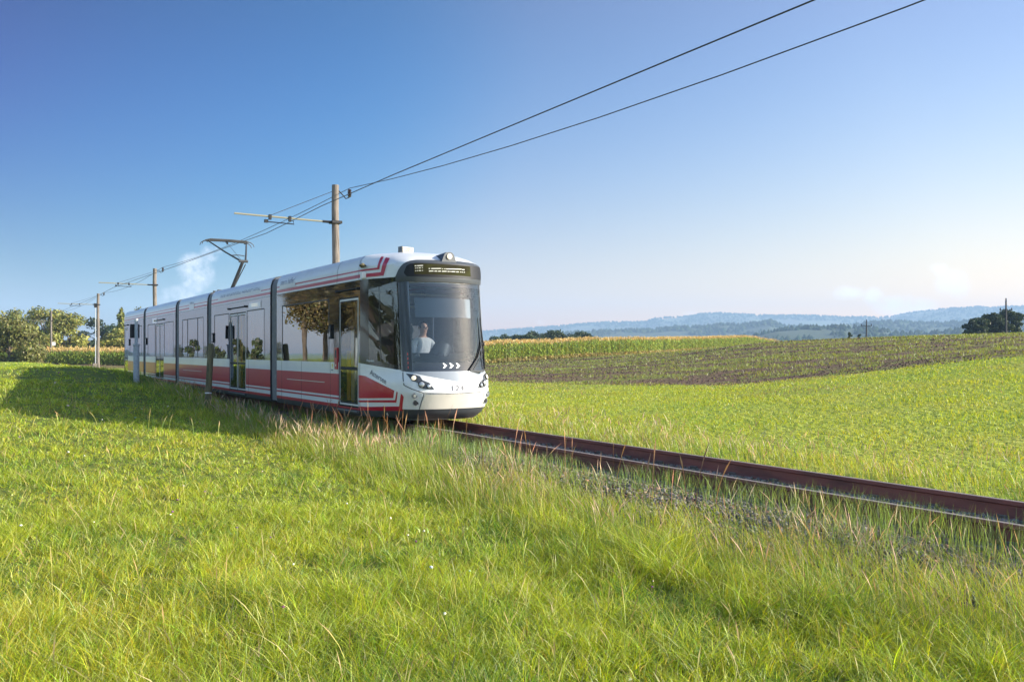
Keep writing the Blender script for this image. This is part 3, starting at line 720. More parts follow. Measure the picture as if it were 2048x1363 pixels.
mb = MB(); mb.lathe((-.52, .62, 1.25), [(.05,-.03),(.06,0),(.04,.03)], 'y', 14); mb.tube([(-.52,.66,1.02),(-.52,.66,1.22)], .012, 6); mb.build('dashboard_dial', M_LAMP, tram)
mb = MB(); mb.box(-.72, -.62, .62, .72, 1.05, 1.24); mb.build('paper_cup', M_WHITE, tram)
for (x, y) in ((-.95, 2.62),(-.95, 9.75),(-.95, 10.8),(-.95,TL-9.9),(-.95,TL-10.7)): 
    mb = MB(); mb.tube([(x,y,.33),(x,y,2.45 if y > 5 else 1.75)], .03, 8); mb.build('grab_pole', M_YEL, tram, 40)
for y0_, y1_, z_, m_ in ((2.20,2.40,1.78,M_CREAM),(10.45,10.85,1.2,M_CREAM),(2.46,2.62,1.35,M_YEL)):
    mb = MB(); mb.box(-1.08,-1.05,y0_,y1_,.38,z_); mb.build('door_screen', m_, tram)

# --- pantograph
pan = empty('pantograph', (0,0,0)); pan.parent = tram
mb = MB(); mb.box(-.5,.5,15.3,15.42,3.29,3.36); mb.box(-.5,.5,15.9,16.0,3.29,3.36); mb.box(-.08,.08,15.35,15.95,3.30,3.38)
for x in (-.45,.45):
    for y in (15.36, 15.95): mb.lathe((x,y,3.25), [(.05,0),(.07,.03),(.05,.06)], 'z', 10)
mb.build('pantograph_base', M_PANT, pan)
mb = MB(); mb.tube([(0,15.55,3.38),(0,14.2,4.20)], [.065,.05], 10); mb.tube([(.07,15.75,3.36),(.07,14.12,4.12)], .016, 6); mb.tube([(-.12,14.2,4.22),(.16,14.2,4.22)], .045, 8); mb.build('lower_arm', M_PANT, pan, 40)
mb = MB()
for sg in (-1, 1): mb.tube([(.09*sg,14.2,4.24),(.34*sg,15.05,4.58),(.62*sg,16.05,5.02)], [.032,.028,.024], 8)
mb.tube([(-.20,14.75,4.45),(0,14.68,4.46),(.20,14.75,4.45)], .016, 6); mb.tube([(0,14.2,4.2),(0,15.95,4.93)], .006, 5)
mb.build('upper_arm', M_PANT, pan, 40)
mb = MB()
for y in (15.95, 16.27):
    mb.tube([(-.86,y,4.90),(-.83,y,4.98),(-.74,y,5.045),(-.58,y,5.075),(0,y,5.085),(.58,y,5.075),(.74,y,5.045),(.83,y,4.98),(.86,y,4.90)], [.01,.013,.016,.03,.032,.03,.016,.013,.01], 8)
for x in (-.62,.62): mb.tube([(x,15.93,5.03),(x,16.29,5.03)], .018, 6)
mb.tube([(0,15.93,5.04),(0,16.29,5.04)], .02, 6); mb.tube([(0,16.1,4.95),(0,16.1,5.05)], .03, 6)
mb.build('collector_head', M_PANT, pan, 40)

# ------------------------------------------------------------------ driver
def skin_obj(name, chain, material, parent, sub=2, root=0):
    """chain: list of (co, radius, parent index)"""
    me = bpy.data.meshes.new(name); me.from_pydata([c[0] for c in chain], [(i, c[2]) for i, c in enumerate(chain) if c[2] is not None], [])
    o = bpy.data.objects.new(name, me); COL.objects.link(o); me.materials.append(material)
    sk = o.modifiers.new('skin', 'SKIN'); sk.use_smooth_shade = True
    for i, c in enumerate(chain):
        r_ = c[1] if isinstance(c[1], tuple) else (c[1], c[1]); me.skin_vertices[0].data[i].radius = r_; me.skin_vertices[0].data[i].use_root = (i == root)
    s = o.modifiers.new('sub', 'SUBSURF'); s.levels = sub; s.render_levels = sub
    if parent: o.parent = parent
    return o
pp = W(T0+1.46, LATC+.03, .47)
person = empty('person', pp, TH)
tag(person, 'driver in a white shirt seated behind the tram windscreen, looking ahead', 'person')
# local: x to the driver's left in the picture's right, y back, z up from the cab floor
ch = [((0,.06,.58),(.15,.12),None),((0,.05,.75),(.14,.11),0),((0,.03,.95),(.17,.115),1),((0,.03,1.10),(.12,.09),2),((0,.02,1.18),(.055,.055),3),((0,-.01,1.27),(.075,.09),4),((0,-.01,1.36),(.082,.098),5),((0,.0,1.43),(.06,.07),6)]
for sg in (-1, 1):
    b0 = len(ch)
    ch += [((.19*sg,.03,1.05),(.065,.06),3),((.26*sg,-.08,.84),(.048,.048),b0),((.22*sg,-.34,.72),(.036,.034),b0+1),((.20*sg,-.43,.71),(.040,.02),b0+2)]
    for k, (dx, ln) in enumerate(((-.03,.065),(-.011,.078),(.009,.075),(.027,.06))):
        j = len(ch); ch += [((.20*sg+dx,-.455-ln*.5,.705),(.009,.009),b0+3),((.20*sg+dx*1.05,-.455-ln,.685),(.008,.008),j)]
    j = len(ch); ch += [((.20*sg-.045*sg,-.42,.715),(.011,.011),b0+3),((.20*sg-.06*sg,-.46,.705),(.009,.009),j)]
    b1 = len(ch)
    ch += [((.10*sg,.0,.54),(.085,.085),0),((.14*sg,-.40,.52),(.062,.062),b1),((.14*sg,-.46,.12),(.045,.05),b1+1),((.14*sg,-.58,.05),(.045,.03),b1+2)]
body = skin_obj('body', ch, M_SKIN, person, 2)
sh = [((0,.06,.56),(.165,.135),None),((0,.05,.75),(.155,.125),0),((0,.03,.95),(.185,.13),1),((0,.03,1.10),(.13,.10),2),((0,.02,1.15),(.068,.066),3)]
for sg in (-1, 1):
    b0 = len(sh); sh += [((.19*sg,.03,1.05),(.08,.075),3),((.26*sg,-.08,.84),(.064,.064),b0),((.225*sg,-.30,.73),(.052,.05),b0+1)]
skin_obj('shirt', sh, M_SHIRT, person, 2)
tr = [((0,.06,.56),(.16,.13),None)]
for sg in (-1, 1):
    b0 = len(tr); tr += [((.10*sg,.0,.54),(.10,.10),0),((.14*sg,-.40,.52),(.075,.075),b0),((.14*sg,-.46,.14),(.06,.06),b0+1)]
skin_obj('trousers', tr, M_TROU, person, 1)
mb = MB()
mb.grid(lambda a, e: Vector((.088*math.cos(a)*math.cos(e), .012+.105*math.sin(a)*math.cos(e), 1.365+.11*math.sin(e))), [math.pi*i/10-.35 for i in range(14)], [-.35,-.1,.2,.5,.8,1.1,1.4,1.57])
mb.build('hair', M_HAIR, person, 60)
mb = MB(); mb.tube([(0,-.11,1.345),(0,-.128,1.315),(0,-.115,1.30)], [.010,.016,.012], 8); mb.build('nose', M_SKIN, person, 60)
for sg in (-1, 1):
    mb = MB(); mb.lathe((.032*sg,-.098,1.345), [(.008,.01),(.012,0),(.006,-.008)], 'y', 8); mb.build('eye', M_BLACK, person, 60)
    mb = MB(); mb.tube([(.085*sg,.0,1.36),(.094*sg,.012,1.335),(.085*sg,.01,1.305)], [.012,.016,.010], 8); mb.build('ear', M_SKIN, person, 60)
mb = MB(); mb.tube([(-.025,-.098,1.268),(0,-.107,1.266),(.025,-.098,1.268)], [.004,.007,.004], 6); mb.build('mouth', mat('lips', (.35,.12,.10), .5), person, 60)

# ------------------------------------------------------------------ track
track = empty('railway_track', W(0, LATC, 0), TH)
tag(track, 'single rusty railway track with shiny rail heads crossing the grass', 'railway track')
prof = [(-.062,-.168),(.062,-.168),(.062,-.158),(.012,-.140),(.009,-.05),(.034,-.036),(.034,-.006),(.026,0),(-.026,0),(-.034,-.006),(-.034,-.036),(-.009,-.05),(-.012,-.140),(-.062,-.158)]
for x in (-.535, .535):
    mb = MB(); yy = np.linspace(-20, 150, 35)
    for y in yy:
        for px, pz in prof: mb.v.append((x+px, y, pz))
    k = len(prof)
    for i in range(len(yy)-1):
        for j in range(k): mb.f.append((i*k+j, i*k+(j+1)%k, (i+1)*k+(j+1)%k, (i+1)*k+j)); mb.m.append(1 if j == 7 else 0)
    mb.build('rail', [M_RAIL, M_RAILTOP], track)
mb = MB(); mb.box(-.95, .95, -.11, .11, -.30, -.172); 
for x in (-.535,.535):
    for e in (-.085,.085): mb.box(x+e-.02, x+e+.02, -.05, .05, -.172, -.13)
s0 = mb.build('sleeper', M_SLEEP, track); s0.location = (0, -3.0, 0)
for i in range(1, 34):
    c = s0.copy(); COL.objects.link(c); c.parent = track; c.location = (0, -3.0+i*.65, 0)

# ------------------------------------------------------------------ poles and wires
PT = [25.4, 55.5, 81.8, 129.7]
PLAB = ['near wooden catenary pole rising behind the front car of the tram', 'brown wooden catenary pole rising behind the rear car of the tram',
        'wooden catenary pole with a grey cable pipe standing before the maize', 'far thin wooden catenary pole with a small white board']
def make_pole(t, i):
    lat = 9.72; g = -.27
    o = empty('catenary_pole', W(t, lat, g), TH)
    tag(o, PLAB[i], 'catenary pole', 'catenary poles along the track')
    H = (6.78, 6.62, 6.58, 7.0)[i]
    mb = MB(); k = 9
    mb.tube([(.012*math.sin(j*1.3+i), .012*math.cos(j*1.7+i), H*j/k) for j in range(k+1)], [.132-.024*j/k for j in range(k+1)], 14); mb.build('post', M_WOOD, o, 50)
    za = 5.35-g
    arm = empty('bracket_arm', (0,0,0)); 
    mb = MB(); mb.tube([(-.22,0,za),(-3.1,0,za+.02)], .027, 8, 0); mb.tube([(-.10,0,za),(-.42,0,za)], .04, 8, 1); mb.box(-.16,.16,-.16,.16,za-.04,za+.04,1)
    bpy.data.objects.remove(arm); arm = mb.build('bracket_arm', [M_ARM, M_BLACK], o, 40)
    mb = MB()
    for x, dz in ((-2.05,.06),(-1.45,.05)): mb.box(x-.035, x+.035, -.05, .05, za-.08, za+.07)
    mb.tube([(-1.35,0,za-.06),(-1.32,0,za-.16),(-2.15,.06,za-.14)], .016, 6); mb.box(-2.2,-2.1,.0,.1,za-.17,za-.08)
    mb.build('registration_arm', M_BLACK, o)
    mb = MB(); mb.tube([(-.13,0,H-.22),(-2.03,0,za+.05)], .010, 6); mb.build('stay_wire', M_WIRE, o)
    mb = MB(); zi = 6.46-g if i < 3 else H-.2
    mb.lathe((.46,0,zi-.28), [(.03,0),(.07,.03),(.035,.06),(.075,.09),(.035,.12),(.075,.15),(.035,.18),(.07,.21),(.03,.25)], 'z', 12, 0)
    mb.tube([(.05,0,H-.12),(.2,0,zi-.2),(.34,0,zi-.34),(.45,0,zi-.29)], .018, 8, 1); mb.build('insulator', [M_INSUL, M_BLACK], o, 60)
    if i == 2:
        mb = MB(); mb.tube([(-.21,-.05,.3),(-.21,-.05,za-.2)], .035, 8); mb.box(-.32,-.12,-.12,.05,za-.25,za+.1,1); mb.build('cable_pipe', [M_GALV, M_BLACK], o, 40)
        mb = MB(); mb.box(-.42,-.10,-.2,.12,0,.55,0); mb.tube([(-.28,-.05,.5),(-.28,-.05,1.05)], .05, 8, 1); mb.build('junction_box', [M_WOOD, M_BLACK], o)
    if i == 3:
        mb = MB(); mb.box(.12, .50, -.03, 0, 2.35, 2.78, 0); mb.box(.17,.44,-.034,-.03,2.5,2.66,1); mb.build('white_board', [M_WHITE, M_TEXTG], o)
    return o
for i, t in enumerate(PT): make_pole(t, i)
mb = MB(); mb.tube([W(t, lat, z) for t, lat, z in ((-18,7.6,5.15),(-5,7.72,5.15),(8,7.78,5.17),(17,7.88,5.2),(22,8.02,5.22),(25.4,8.22,5.22),(27.5,8.18,5.14),(29.7,8.06,5.115),(40,7.8,5.08),(55.5,7.5,5.15),(68,7.6,5.05),(81.8,7.75,5.15),(105,7.5,5.0),(129.7,7.6,5.15),(170,7.5,5.0))], .010, 6)
tag(mb.build('contact_wire', M_WIRE, None), 'lower overhead contact wire touching the pantograph of the tram', 'wire', 'overhead wires above the track')
def sag(a, b_, s, n=10): return [(a[0]+(b_[0]-a[0])*i/n, a[1]+(b_[1]-a[1])*i/n, a[2]+(b_[2]-a[2])*i/n - s*4*(i/n)*(1-i/n)) for i in range(n+1)]
fp = [(-6,10.18,6.3),(25.4,10.18,6.46),(55.5,10.18,6.46),(81.8,10.18,6.40),(129.7,10.18,6.6),(175,10.18,6.5)]
pts = []
for i in range(len(fp)-1): pts += sag(fp[i], fp[i+1], (.62,.28,.35,.5,.5)[i])[(1 if i else 0):]
mb = MB(); mb.tube([W(*p) for p in pts], .010, 6)
tag(mb.build('feeder_wire', M_WIRE, None), 'sagging overhead feeder wire strung from insulator to insulator on the pole tops', 'wire', 'overhead wires above the track')

# ------------------------------------------------------------------ signal and stub post
sp = W(30.5, 4.77); sg_ = empty('railway_signal', (sp.x, sp.y, zg1(sp.x, sp.y)-.05), TH)
tag(sg_, 'grey metal signal post with a black lamp head seen from behind', 'railway signal')
h0 = sp.z; base = sg_.location.z
mb = MB(); mb.tube([(0,0,0),(0,0,1.55-base)], .095, 16); mb.tube([(0,0,1.53-base),(0,0,1.58-base)], .115, 16); mb.build('post', M_GALV, sg_, 50)
mb = MB(); mb.tube([(0,0,1.58-base),(0,0,2.42-base)], .055, 12); mb.build('mast', M_GALV, sg_, 50)
mb = MB(); z0 = 1.80-base
mb.box(-.15, .10, .06, .20, z0, z0+.42); mb.box(-.17, .12, .13, .15, z0-.02, z0+.44)
for zz in (z0+.11, z0+.31): mb.lathe((-.025,.20,zz), [(.08,0),(.08,.14),(.065,.14),(.065,.02)], 'y', 14)
mb.build('signal_head', M_BLACK, sg_, 40)
wp_ = W(22.6, 5.22); gz = zg1(wp_.x, wp_.y)
st = empty('wooden_post', (wp_.x, wp_.y, gz-.05), TH+.3); st.rotation_euler = (R(-1), R(3.5), TH+.3)
tag(st, 'short leaning weathered wooden post with a white ring beside the tram', 'wooden post')
mb = MB(); hh = 1.60-gz
mb.tube([(0,0,0),(0,0,hh*.5),(.01,0,hh*.97),(.01,0,hh)], [.085,.08,.078,.055], 9); mb.build('post', M_WOODG, st, 40)
mb = MB(); mb.tube([(0,0,.42),(0,0,.45)], .088, 9); mb.build('white_band', M_WHITE, st)

# ------------------------------------------------------------------ vegetation: blades
def blades(name, X, Y, Z, h, w, leandir, lean, color, K, material, tip=None, tipw=None, droop=1.0, label=None, acc=None):
    n = len(X); fa = rng.uniform(0, 2*math.pi, n)
    wx, wy = np.cos(fa)*w*.5, np.sin(fa)*w*.5
    lx, ly = np.cos(leandir)*lean*h, np.sin(leandir)*lean*h
    V = np.empty((n, 2*K, 3), np.float32); C = np.empty((n, 2*K, 3), np.float32)
    for k in range(K):
        u = k/(K-1); prof = (1-u)**.7 if tipw is None else float(np.interp(u, [0,.7,.8,.92,1], [1,.8,tipw,tipw*.8,.1]))
        prof = max(prof, .06)
        cx, cy = X+lx*u**1.8, Y+ly*u**1.8
        cz = Z + h*(u - .22*droop*np.clip(lean,0,1.6)*u**2.6)
        V[:,2*k] = np.stack([cx-wx*prof, cy-wy*prof, cz], -1); V[:,2*k+1] = np.stack([cx+wx*prof, cy+wy*prof, cz], -1)
        c = color if tip is None else color*(1-np.clip((u-.55)/.3,0,1)) + tip*np.clip((u-.55)/.3,0,1)
        C[:,2*k] = c; C[:,2*k+1] = c
    b0 = (np.arange(n)*2*K)[:,None]
    F = np.concatenate([b0+np.array([[2*k,2*k+1,2*k+3,2*k+2]]) for k in range(K-1)], 0)
    if acc is not None: acc.append((V.reshape(-1,3), F, C.reshape(-1,3))); return
    o = bulk(name, V.reshape(-1,3), F, material, C.reshape(-1,3)); tag(o, label, None, None, 'stuff'); return o
def pick(ymin, ymax, p, n, mx=.78, pad=2.0):
    """random ground points, density ~ depth**-p"""
    e = 2-p; u = rng.random(n)
    Y = (ymin**e + u*(ymax**e-ymin**e))**(1/e); X = rng.uniform(-1, 1, n)*(mx*Y+pad)
    return X, Y
def vary(base, n, s=.2, hue=.15):
    b = np.array(base)[None]*(1+rng.normal(0, s, (n,1))).clip(.45,1.7)
    b = b*(1+rng.normal(0, hue, (n,3))*np.array([1,.35,.6])); return b.clip(.004,.9)
G_LIT, G_YEL, G_DEEP, G_TAN = (.315,.378,.018), (.44,.42,.028), (.12,.22,.014), (.46,.355,.19)
def grasscol(X, Y, n, dry):
    c = vary(G_LIT, n, .18, .14); a = noise2(X, Y, 2.3, 1); b_ = noise2(X, Y, .55, 2)
    k = (rng.random(n) < np.clip((a-.35)*1.0,.04,.75))[:,None]; c = np.where(k, vary(G_YEL, n), c)
    k = (rng.random(n) < np.clip((.62-b_)*1.1,.03,.6))[:,None]; c = np.where(k, vary(G_DEEP, n), c)
    k = (rng.random(n) < dry)[:,None]; c = np.where(k, vary(G_TAN, n), c)
    return c
# near meadow on the camera's side of the track
def tufts(X, Y, per, sig):
    """scatter blades in tufts round each point; returns x, y, outward direction, distance 0..1"""
    n = len(X); r_ = np.abs(rng.normal(0, 1, (n, per))); a = rng.uniform(0, 2*math.pi, (n, per)); s_ = (sig*rng.uniform(.5,1.5,n))[:,None]
    return (X[:,None]+np.cos(a)*r_*s_).ravel(), (Y[:,None]+np.sin(a)*r_*s_).ravel(), (a+rng.normal(0,.5,(n,per))).ravel(), np.clip(r_/2,0,1).ravel()
def meadow(n, y0, y1, p, K, wmul, hmul=1, per=9, sig=.028):
    X, Y = pick(y0, y1, p, n//per); t, lat = tl(X, Y)
    k = lat < 4.9 + .5*(noise2(X, Y, .9, 5)-.5)
    k &= rng.random(len(X)) < np.where(Y < 9, .30, .55)+.95*noise2(X, Y, .30, 6)
    X, Y = X[k], Y[k]; tone = np.exp(rng.normal(0,.28,len(X))).repeat(per)[:,None]; th = rng.uniform(.6,1.35,len(X)).repeat(per)
    X, Y, out, rr = tufts(X, Y, per, sig*np.maximum(1, Y/9)); t, lat = tl(X, Y); n = len(X); Z = zg(X, Y)-.01
    cl = noise2(X, Y, .8, 7)*.55 + noise2(X, Y, .24, 8)*.45
    near = np.clip((8.5-Y)/4, 0, 1)
    h = (.045+.16*cl**1.8+.11*near*cl)*rng.uniform(.5,1.3,n)*hmul*th
    h *= 1+.5*np.clip((lat-3.9)/.8, 0, 1)
    flat = rng.random(n) < .16
    ln = np.where(flat, rng.uniform(1.2,2.4,n), .25+1.0*rr+rng.uniform(-.15,.55,n)); h = np.where(flat, h*.62, h)
    c = grasscol(X, Y, n, .04)*tone; hi = (rng.random(n) < .07)[:,None]; c = np.where(hi, vary((.52,.54,.16), n, .2, .08), c)  # a few blades coloured near-white yellow to imitate bright highlights
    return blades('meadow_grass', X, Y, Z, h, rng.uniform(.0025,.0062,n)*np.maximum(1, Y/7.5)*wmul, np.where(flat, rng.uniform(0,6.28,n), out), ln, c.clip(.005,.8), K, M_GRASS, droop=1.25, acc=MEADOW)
MEADOW = []
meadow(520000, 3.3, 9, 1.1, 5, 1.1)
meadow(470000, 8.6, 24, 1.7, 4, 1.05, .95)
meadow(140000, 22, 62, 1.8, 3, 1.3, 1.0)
off_ = np.cumsum([0]+[len(v) for v, f, c in MEADOW])
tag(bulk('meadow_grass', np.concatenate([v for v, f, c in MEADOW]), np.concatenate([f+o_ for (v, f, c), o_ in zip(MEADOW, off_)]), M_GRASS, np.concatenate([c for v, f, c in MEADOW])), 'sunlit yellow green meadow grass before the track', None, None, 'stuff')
# clover and plantain leaves low in the sward
n = 8000; X, Y = pick(3.4, 14, 1.3, n); t, lat = tl(X, Y); k = (lat < 4.5) & (noise2(X,Y,.7,41) > .45); X, Y = X[k], Y[k]; n = len(X)
a = rng.uniform(0,6.28,n)
blades('clover_leaves', X, Y, zg(X,Y)+.02, rng.uniform(.03,.08,n), rng.uniform(.010,.022,n), a, rng.uniform(.6,1.6,n), vary((.22,.30,.03), n, .25, .1), 4, M_GRASS, None, 1.3, 1.2, 'small broad clover and plantain leaves low in the meadow')
# broad herb leaves and taller culms in the meadow
n = 2600; X, Y = pick(3.6, 20, 1.6, n); t, lat = tl(X, Y); k = lat < 4.6; X, Y = X[k], Y[k]; n = len(X)
blades('meadow_culm', X, Y, zg(X,Y), rng.uniform(.18,.36,n)*(.7+.6*noise2(X,Y,1.1,4)), rng.uniform(.003,.005,n)*np.maximum(1,Y/7), rng.uniform(0,6.28,n), rng.uniform(.05,.75,n),
       vary((.24,.26,.06), n), 5, M_DRY, vary((.36,.25,.12), n), 2.6, label='thin seeding grass stems above the meadow')
# verge between the meadow and the ballast
def verge(n, y0, y1, p, l0, l1, hh, wmul, K, dry, name, lab, xr=.78):
    X, Y = pick(y0, y1, p, n, xr); t, lat = tl(X, Y)
    k = (lat > l0+.25*(noise2(X,Y,.5,12)-.5)) & (lat < l1+.9*(noise2(X,Y,.7,13)-.5)) & (rng.random(n) < .35+.65*noise2(X,Y,.35,14))
    X, Y, lat, t = X[k], Y[k], lat[k], t[k]; n = len(X)
    Z = np.where(np.abs(lat-LATC) < 1.9, np.maximum(bed(lat), zg(X,Y)), zg(X,Y))
    cl = noise2(X,Y,.7,15)*.65+noise2(X,Y,.25,16)*.35
    mid = np.clip(1-np.abs(lat-(l0+l1)/2)/((l1-l0)*.75), .35, 1)
    h = hh*(.35+.95*cl)*rng.uniform(.5,1.2,n)*mid*np.where(lat < LATC, np.clip(1.1-(lat-5.3)*.75, .3, 1.05), 1)
    c = grasscol(X, Y, n, .04)*np.array([.82,.86,1.0]); d = (rng.random(n) < dry*(.25+1.3*noise2(X,Y,1.3,17)))[:,None]; c = np.where(d, vary(G_TAN, n)*.9, c)
    return blades(name, X, Y, Z, h, rng.uniform(.003,.006,n)*np.maximum(1,Y/7)*wmul, math.pi+rng.normal(0,1.2,n), rng.uniform(.1,1.0,n), c, K, M_GRASS, label=lab)
verge(440000, 4, 30, 1.35, 4.35, 6.5, .46, .8, 5, .16, 'verge_grass', 'tall rough verge grass between the meadow and the track')
verge(230000, 6, 40, 1.4, 8.85, 11.0, .34, 1.0, 4, .20, 'verge_grass', 'tall dry verge grass along the far side of the track')
# panicle grass (tan seed heads) in the verges
for (l0, l1, n, a, b_, lab) in ((4.5, 6.1, 52000, 5, 26, 'tan seed heads of panicle grass before the near rail'), (9.0, 11.2, 34000, 8, 38, 'tan seed heads of panicle grass behind the far rail')):
    X, Y = pick(a, b_, 1.4, n); t, lat = tl(X, Y); k = (lat > l0) & (lat < l1) & (rng.random(n) < noise2(X,Y,.9,21)**1.5*1.1); X, Y, lat = X[k], Y[k], lat[k]; n = len(X)
    Z = np.where(np.abs(lat-LATC) < 1.9, np.maximum(bed(lat), zg(X,Y)), zg(X,Y))
    blades('panicle_grass', X, Y, Z, rng.uniform(.28,.52,n), rng.uniform(.002,.0032,n)*np.maximum(1,Y/9), rng.uniform(0,6.28,n), rng.uniform(.1,.6,n), vary((.23,.25,.07), n), 6, M_DRY, vary((.47,.31,.23), n), 3.0, label=lab)
# horsetail-like fuzzy tufts against the rails
n = 210000; X, Y = pick(5, 24, 1.3, n); t, lat = tl(X, Y); q = noise2(t, lat*1.5, .8, 25)
k = (lat > 5.75) & (lat < 6.92) & (q > .22) & (rng.random(n) < 1.2-abs(1)*np.abs(lat-6.4)*1.2); X, Y, lat, q = X[k], Y[k], lat[k], q[k]; n = len(X)
blades('horsetail_tufts', X, Y, bed(lat), (.09+.32*(q-.22))*rng.uniform(.7,1.2,n), rng.uniform(.0028,.005,n)*np.maximum(1,Y/8), rng.uniform(0,6.28,n), rng.uniform(.05,.45,n), vary((.21,.29,.07), n, .2, .1), 4, M_GRASS, label='soft green horsetail tufts pushing through the ballast beside the rail')
n = 9000; X, Y = pick(6, 30, 1.2, n); t, lat = tl(X, Y); k = (lat > 7.0) & (lat < 8.0) & (noise2(X,Y,.6,26) > .66); X, Y, lat = X[k], Y[k], lat[k]; n = len(X)
blades('track_weeds', X, Y, bed(lat), rng.uniform(.05,.16,n), rng.uniform(.003,.005,n)*np.maximum(1,Y/8), rng.uniform(0,6.28,n), rng.uniform(.2,.8,n), vary((.14,.2,.05), n), 3, M_GRASS, label='small weeds between the rails')
# reddish dry stalks standing before the rail
n = 130; tt = np.concatenate([rng.uniform(6, 16, 60), rng.uniform(11.5, 18, 70)]); ll = rng.normal(6.15, .28, n).clip(5.6, 6.7); ll[60:] = rng.uniform(5.1,6.3,70)
X, Y = -tt*ST+ll*CT, tt*CT+ll*ST
blades('dry_stalk', X, Y, bed(ll), rng.uniform(.35,.78,n), rng.uniform(.006,.009,n)*np.maximum(1,Y/13), rng.uniform(0,6.28,n), rng.uniform(.02,.45,n), vary((.30,.16,.09), n), 6, M_DRY, vary((.36,.19,.11), n), 2.2, .4, label='reddish dry stalks standing in front of the rail')
# far meadow right of the track and the weeds on the ploughed field
n = 500000; X, Y = pick(9, 62, 1.55, n); t, lat = tl(X, Y); sd = soil_sd(X, Y) + 1.4*(noise2(X,Y,2.0,30)-.5)
k = (lat > 10.2) & (sd < .2) & (rng.random(n) < .4+.6*noise2(X,Y,.6,31)); X, Y = X[k], Y[k]; n = len(X)
c = vary((.34,.365,.022), n, .17, .09); k = (rng.random(n) < .35)[:,None]; c = np.where(k, grasscol(X, Y, n, .05), c); k = (rng.random(n) < .5*np.clip((noise2(X,Y,3.0,33)-.55)*4,0,1))[:,None]; c = np.where(k, vary((.24,.19,.09), n), c)
blades('pasture_grass', X, Y, zg(X,Y), rng.uniform(.025,.075,n)*(.45+1.1*noise2(X,Y,.9,32)), rng.uniform(.004,.0095,n)*np.maximum(1,Y/10), rng.uniform(0,6.28,n), rng.uniform(.3,1.6,n), c, 3, M_GRASS, label='short bright pasture grass beyond the track')
n = 300000; X, Y = pick(24, 150, 1.75, n); sd = soil_sd(X, Y)
row = noise2(X*SN[1]-Y*SN[0], sd*7.0, 7.0, 35)*.6 + noise2(X, Y, .7, 36)*.5
k = (sd > -.3) & (row > .55) & (X > -6) & ~((sd < 2.2) & (sd > .3) & (X > 5) & (rng.random(n) < .85)); X, Y = X[k], Y[k]; n = len(X)
blades('field_weeds', X, Y, zg(X,Y), rng.uniform(.06,.17,n), rng.uniform(.010,.024,n)*np.maximum(1,Y/28), rng.uniform(0,6.28,n), rng.uniform(.3,1.1,n), vary((.185,.215,.035), n), 3, M_GRASS, label='green volunteer plants in rows on the ploughed field')
# clods of earth
def rocks(name, X, Y, Z, r, col, label):
    ico = bmesh.new(); bmesh.ops.create_icosphere(ico, subdivisions=1, radius=1); iv = np.array([v.co[:] for v in ico.verts]); fi = np.array([[v.index for v in f.verts] for f in ico.faces]); ico.free()
    n = len(X); s = rng.uniform(.6,1.25,(n,1,3))*r[:,None,None]*np.array([1,1,.75]); j = 1+rng.normal(0,.24,(n,len(iv),1))
    q = rng.uniform(0,6.28,n); P = iv[None]*j*s; c_, s_ = np.cos(q)[:,None], np.sin(q)[:,None]
    P = np.stack([P[...,0]*c_-P[...,1]*s_, P[...,0]*s_+P[...,1]*c_, P[...,2]], -1) + np.stack([X,Y,Z],-1)[:,None]
    F = (fi[None]+(np.arange(n)*len(iv))[:,None,None]).reshape(-1,3)
    o = bulk(name, P.reshape(-1,3), F, M_STONE, np.repeat(col, len(iv), 0)); tag(o, label, None, None, 'stuff'); return o
n = 60000; X, Y = pick(25, 140, 1.7, n); sd = soil_sd(X, Y); k = (sd > -.2) & (X > -6) & (noise2(X*SN[1]-Y*SN[0], sd*7.0, 7.0, 35) < .62); X, Y = X[k], Y[k]; n = len(X)
rocks('earth_clods', X, Y, zg(X,Y), rng.uniform(.02,.05,n)*np.maximum(1,Y/35), vary((.075,.045,.03), n, .3, .05), 'clods of brown earth on the ploughed field')
n = 46000; tt = 4+22*rng.random(n)**1.5; tt[:6000] = rng.uniform(-3, 6, 6000); ll = rng.uniform(5.7, 9.2, n); X, Y = -tt*ST+ll*CT, tt*CT+ll*ST
d_ = np.abs(ll-LATC); k = (np.abs(d_-.535) > .075); X, Y, ll, tt = X[k], Y[k], ll[k], tt[k]; n = len(X)
bc = vary((.15,.13,.115), n, .4, .06); k = (rng.random(n) < .22)[:,None]; bc = np.where(k, vary((.20,.12,.09), n, .3), bc)
rocks('ballast_stones', X, Y, bed(ll)+.005, rng.uniform(.013,.030,n), bc, 'grey and brown ballast stones round the rails')
# clover heads
n = 260; X, Y = pick(5, 26, 1.1, n); t, lat = tl(X, Y); k = (lat < 4.0) & (noise2(X,Y,1.6,40) > .5); X, Y = X[k], Y[k]; n = len(X)
cc = np.where((rng.random(n) < .35)[:,None], vary((.22,.07,.20), n), vary((.55,.52,.42), n))
rocks('clover_flowers', X, Y, zg(X,Y)+rng.uniform(.10,.2,n), rng.uniform(.008,.014,n)*np.maximum(1,Y/9), cc, 'small white and purple clover heads in the meadow')

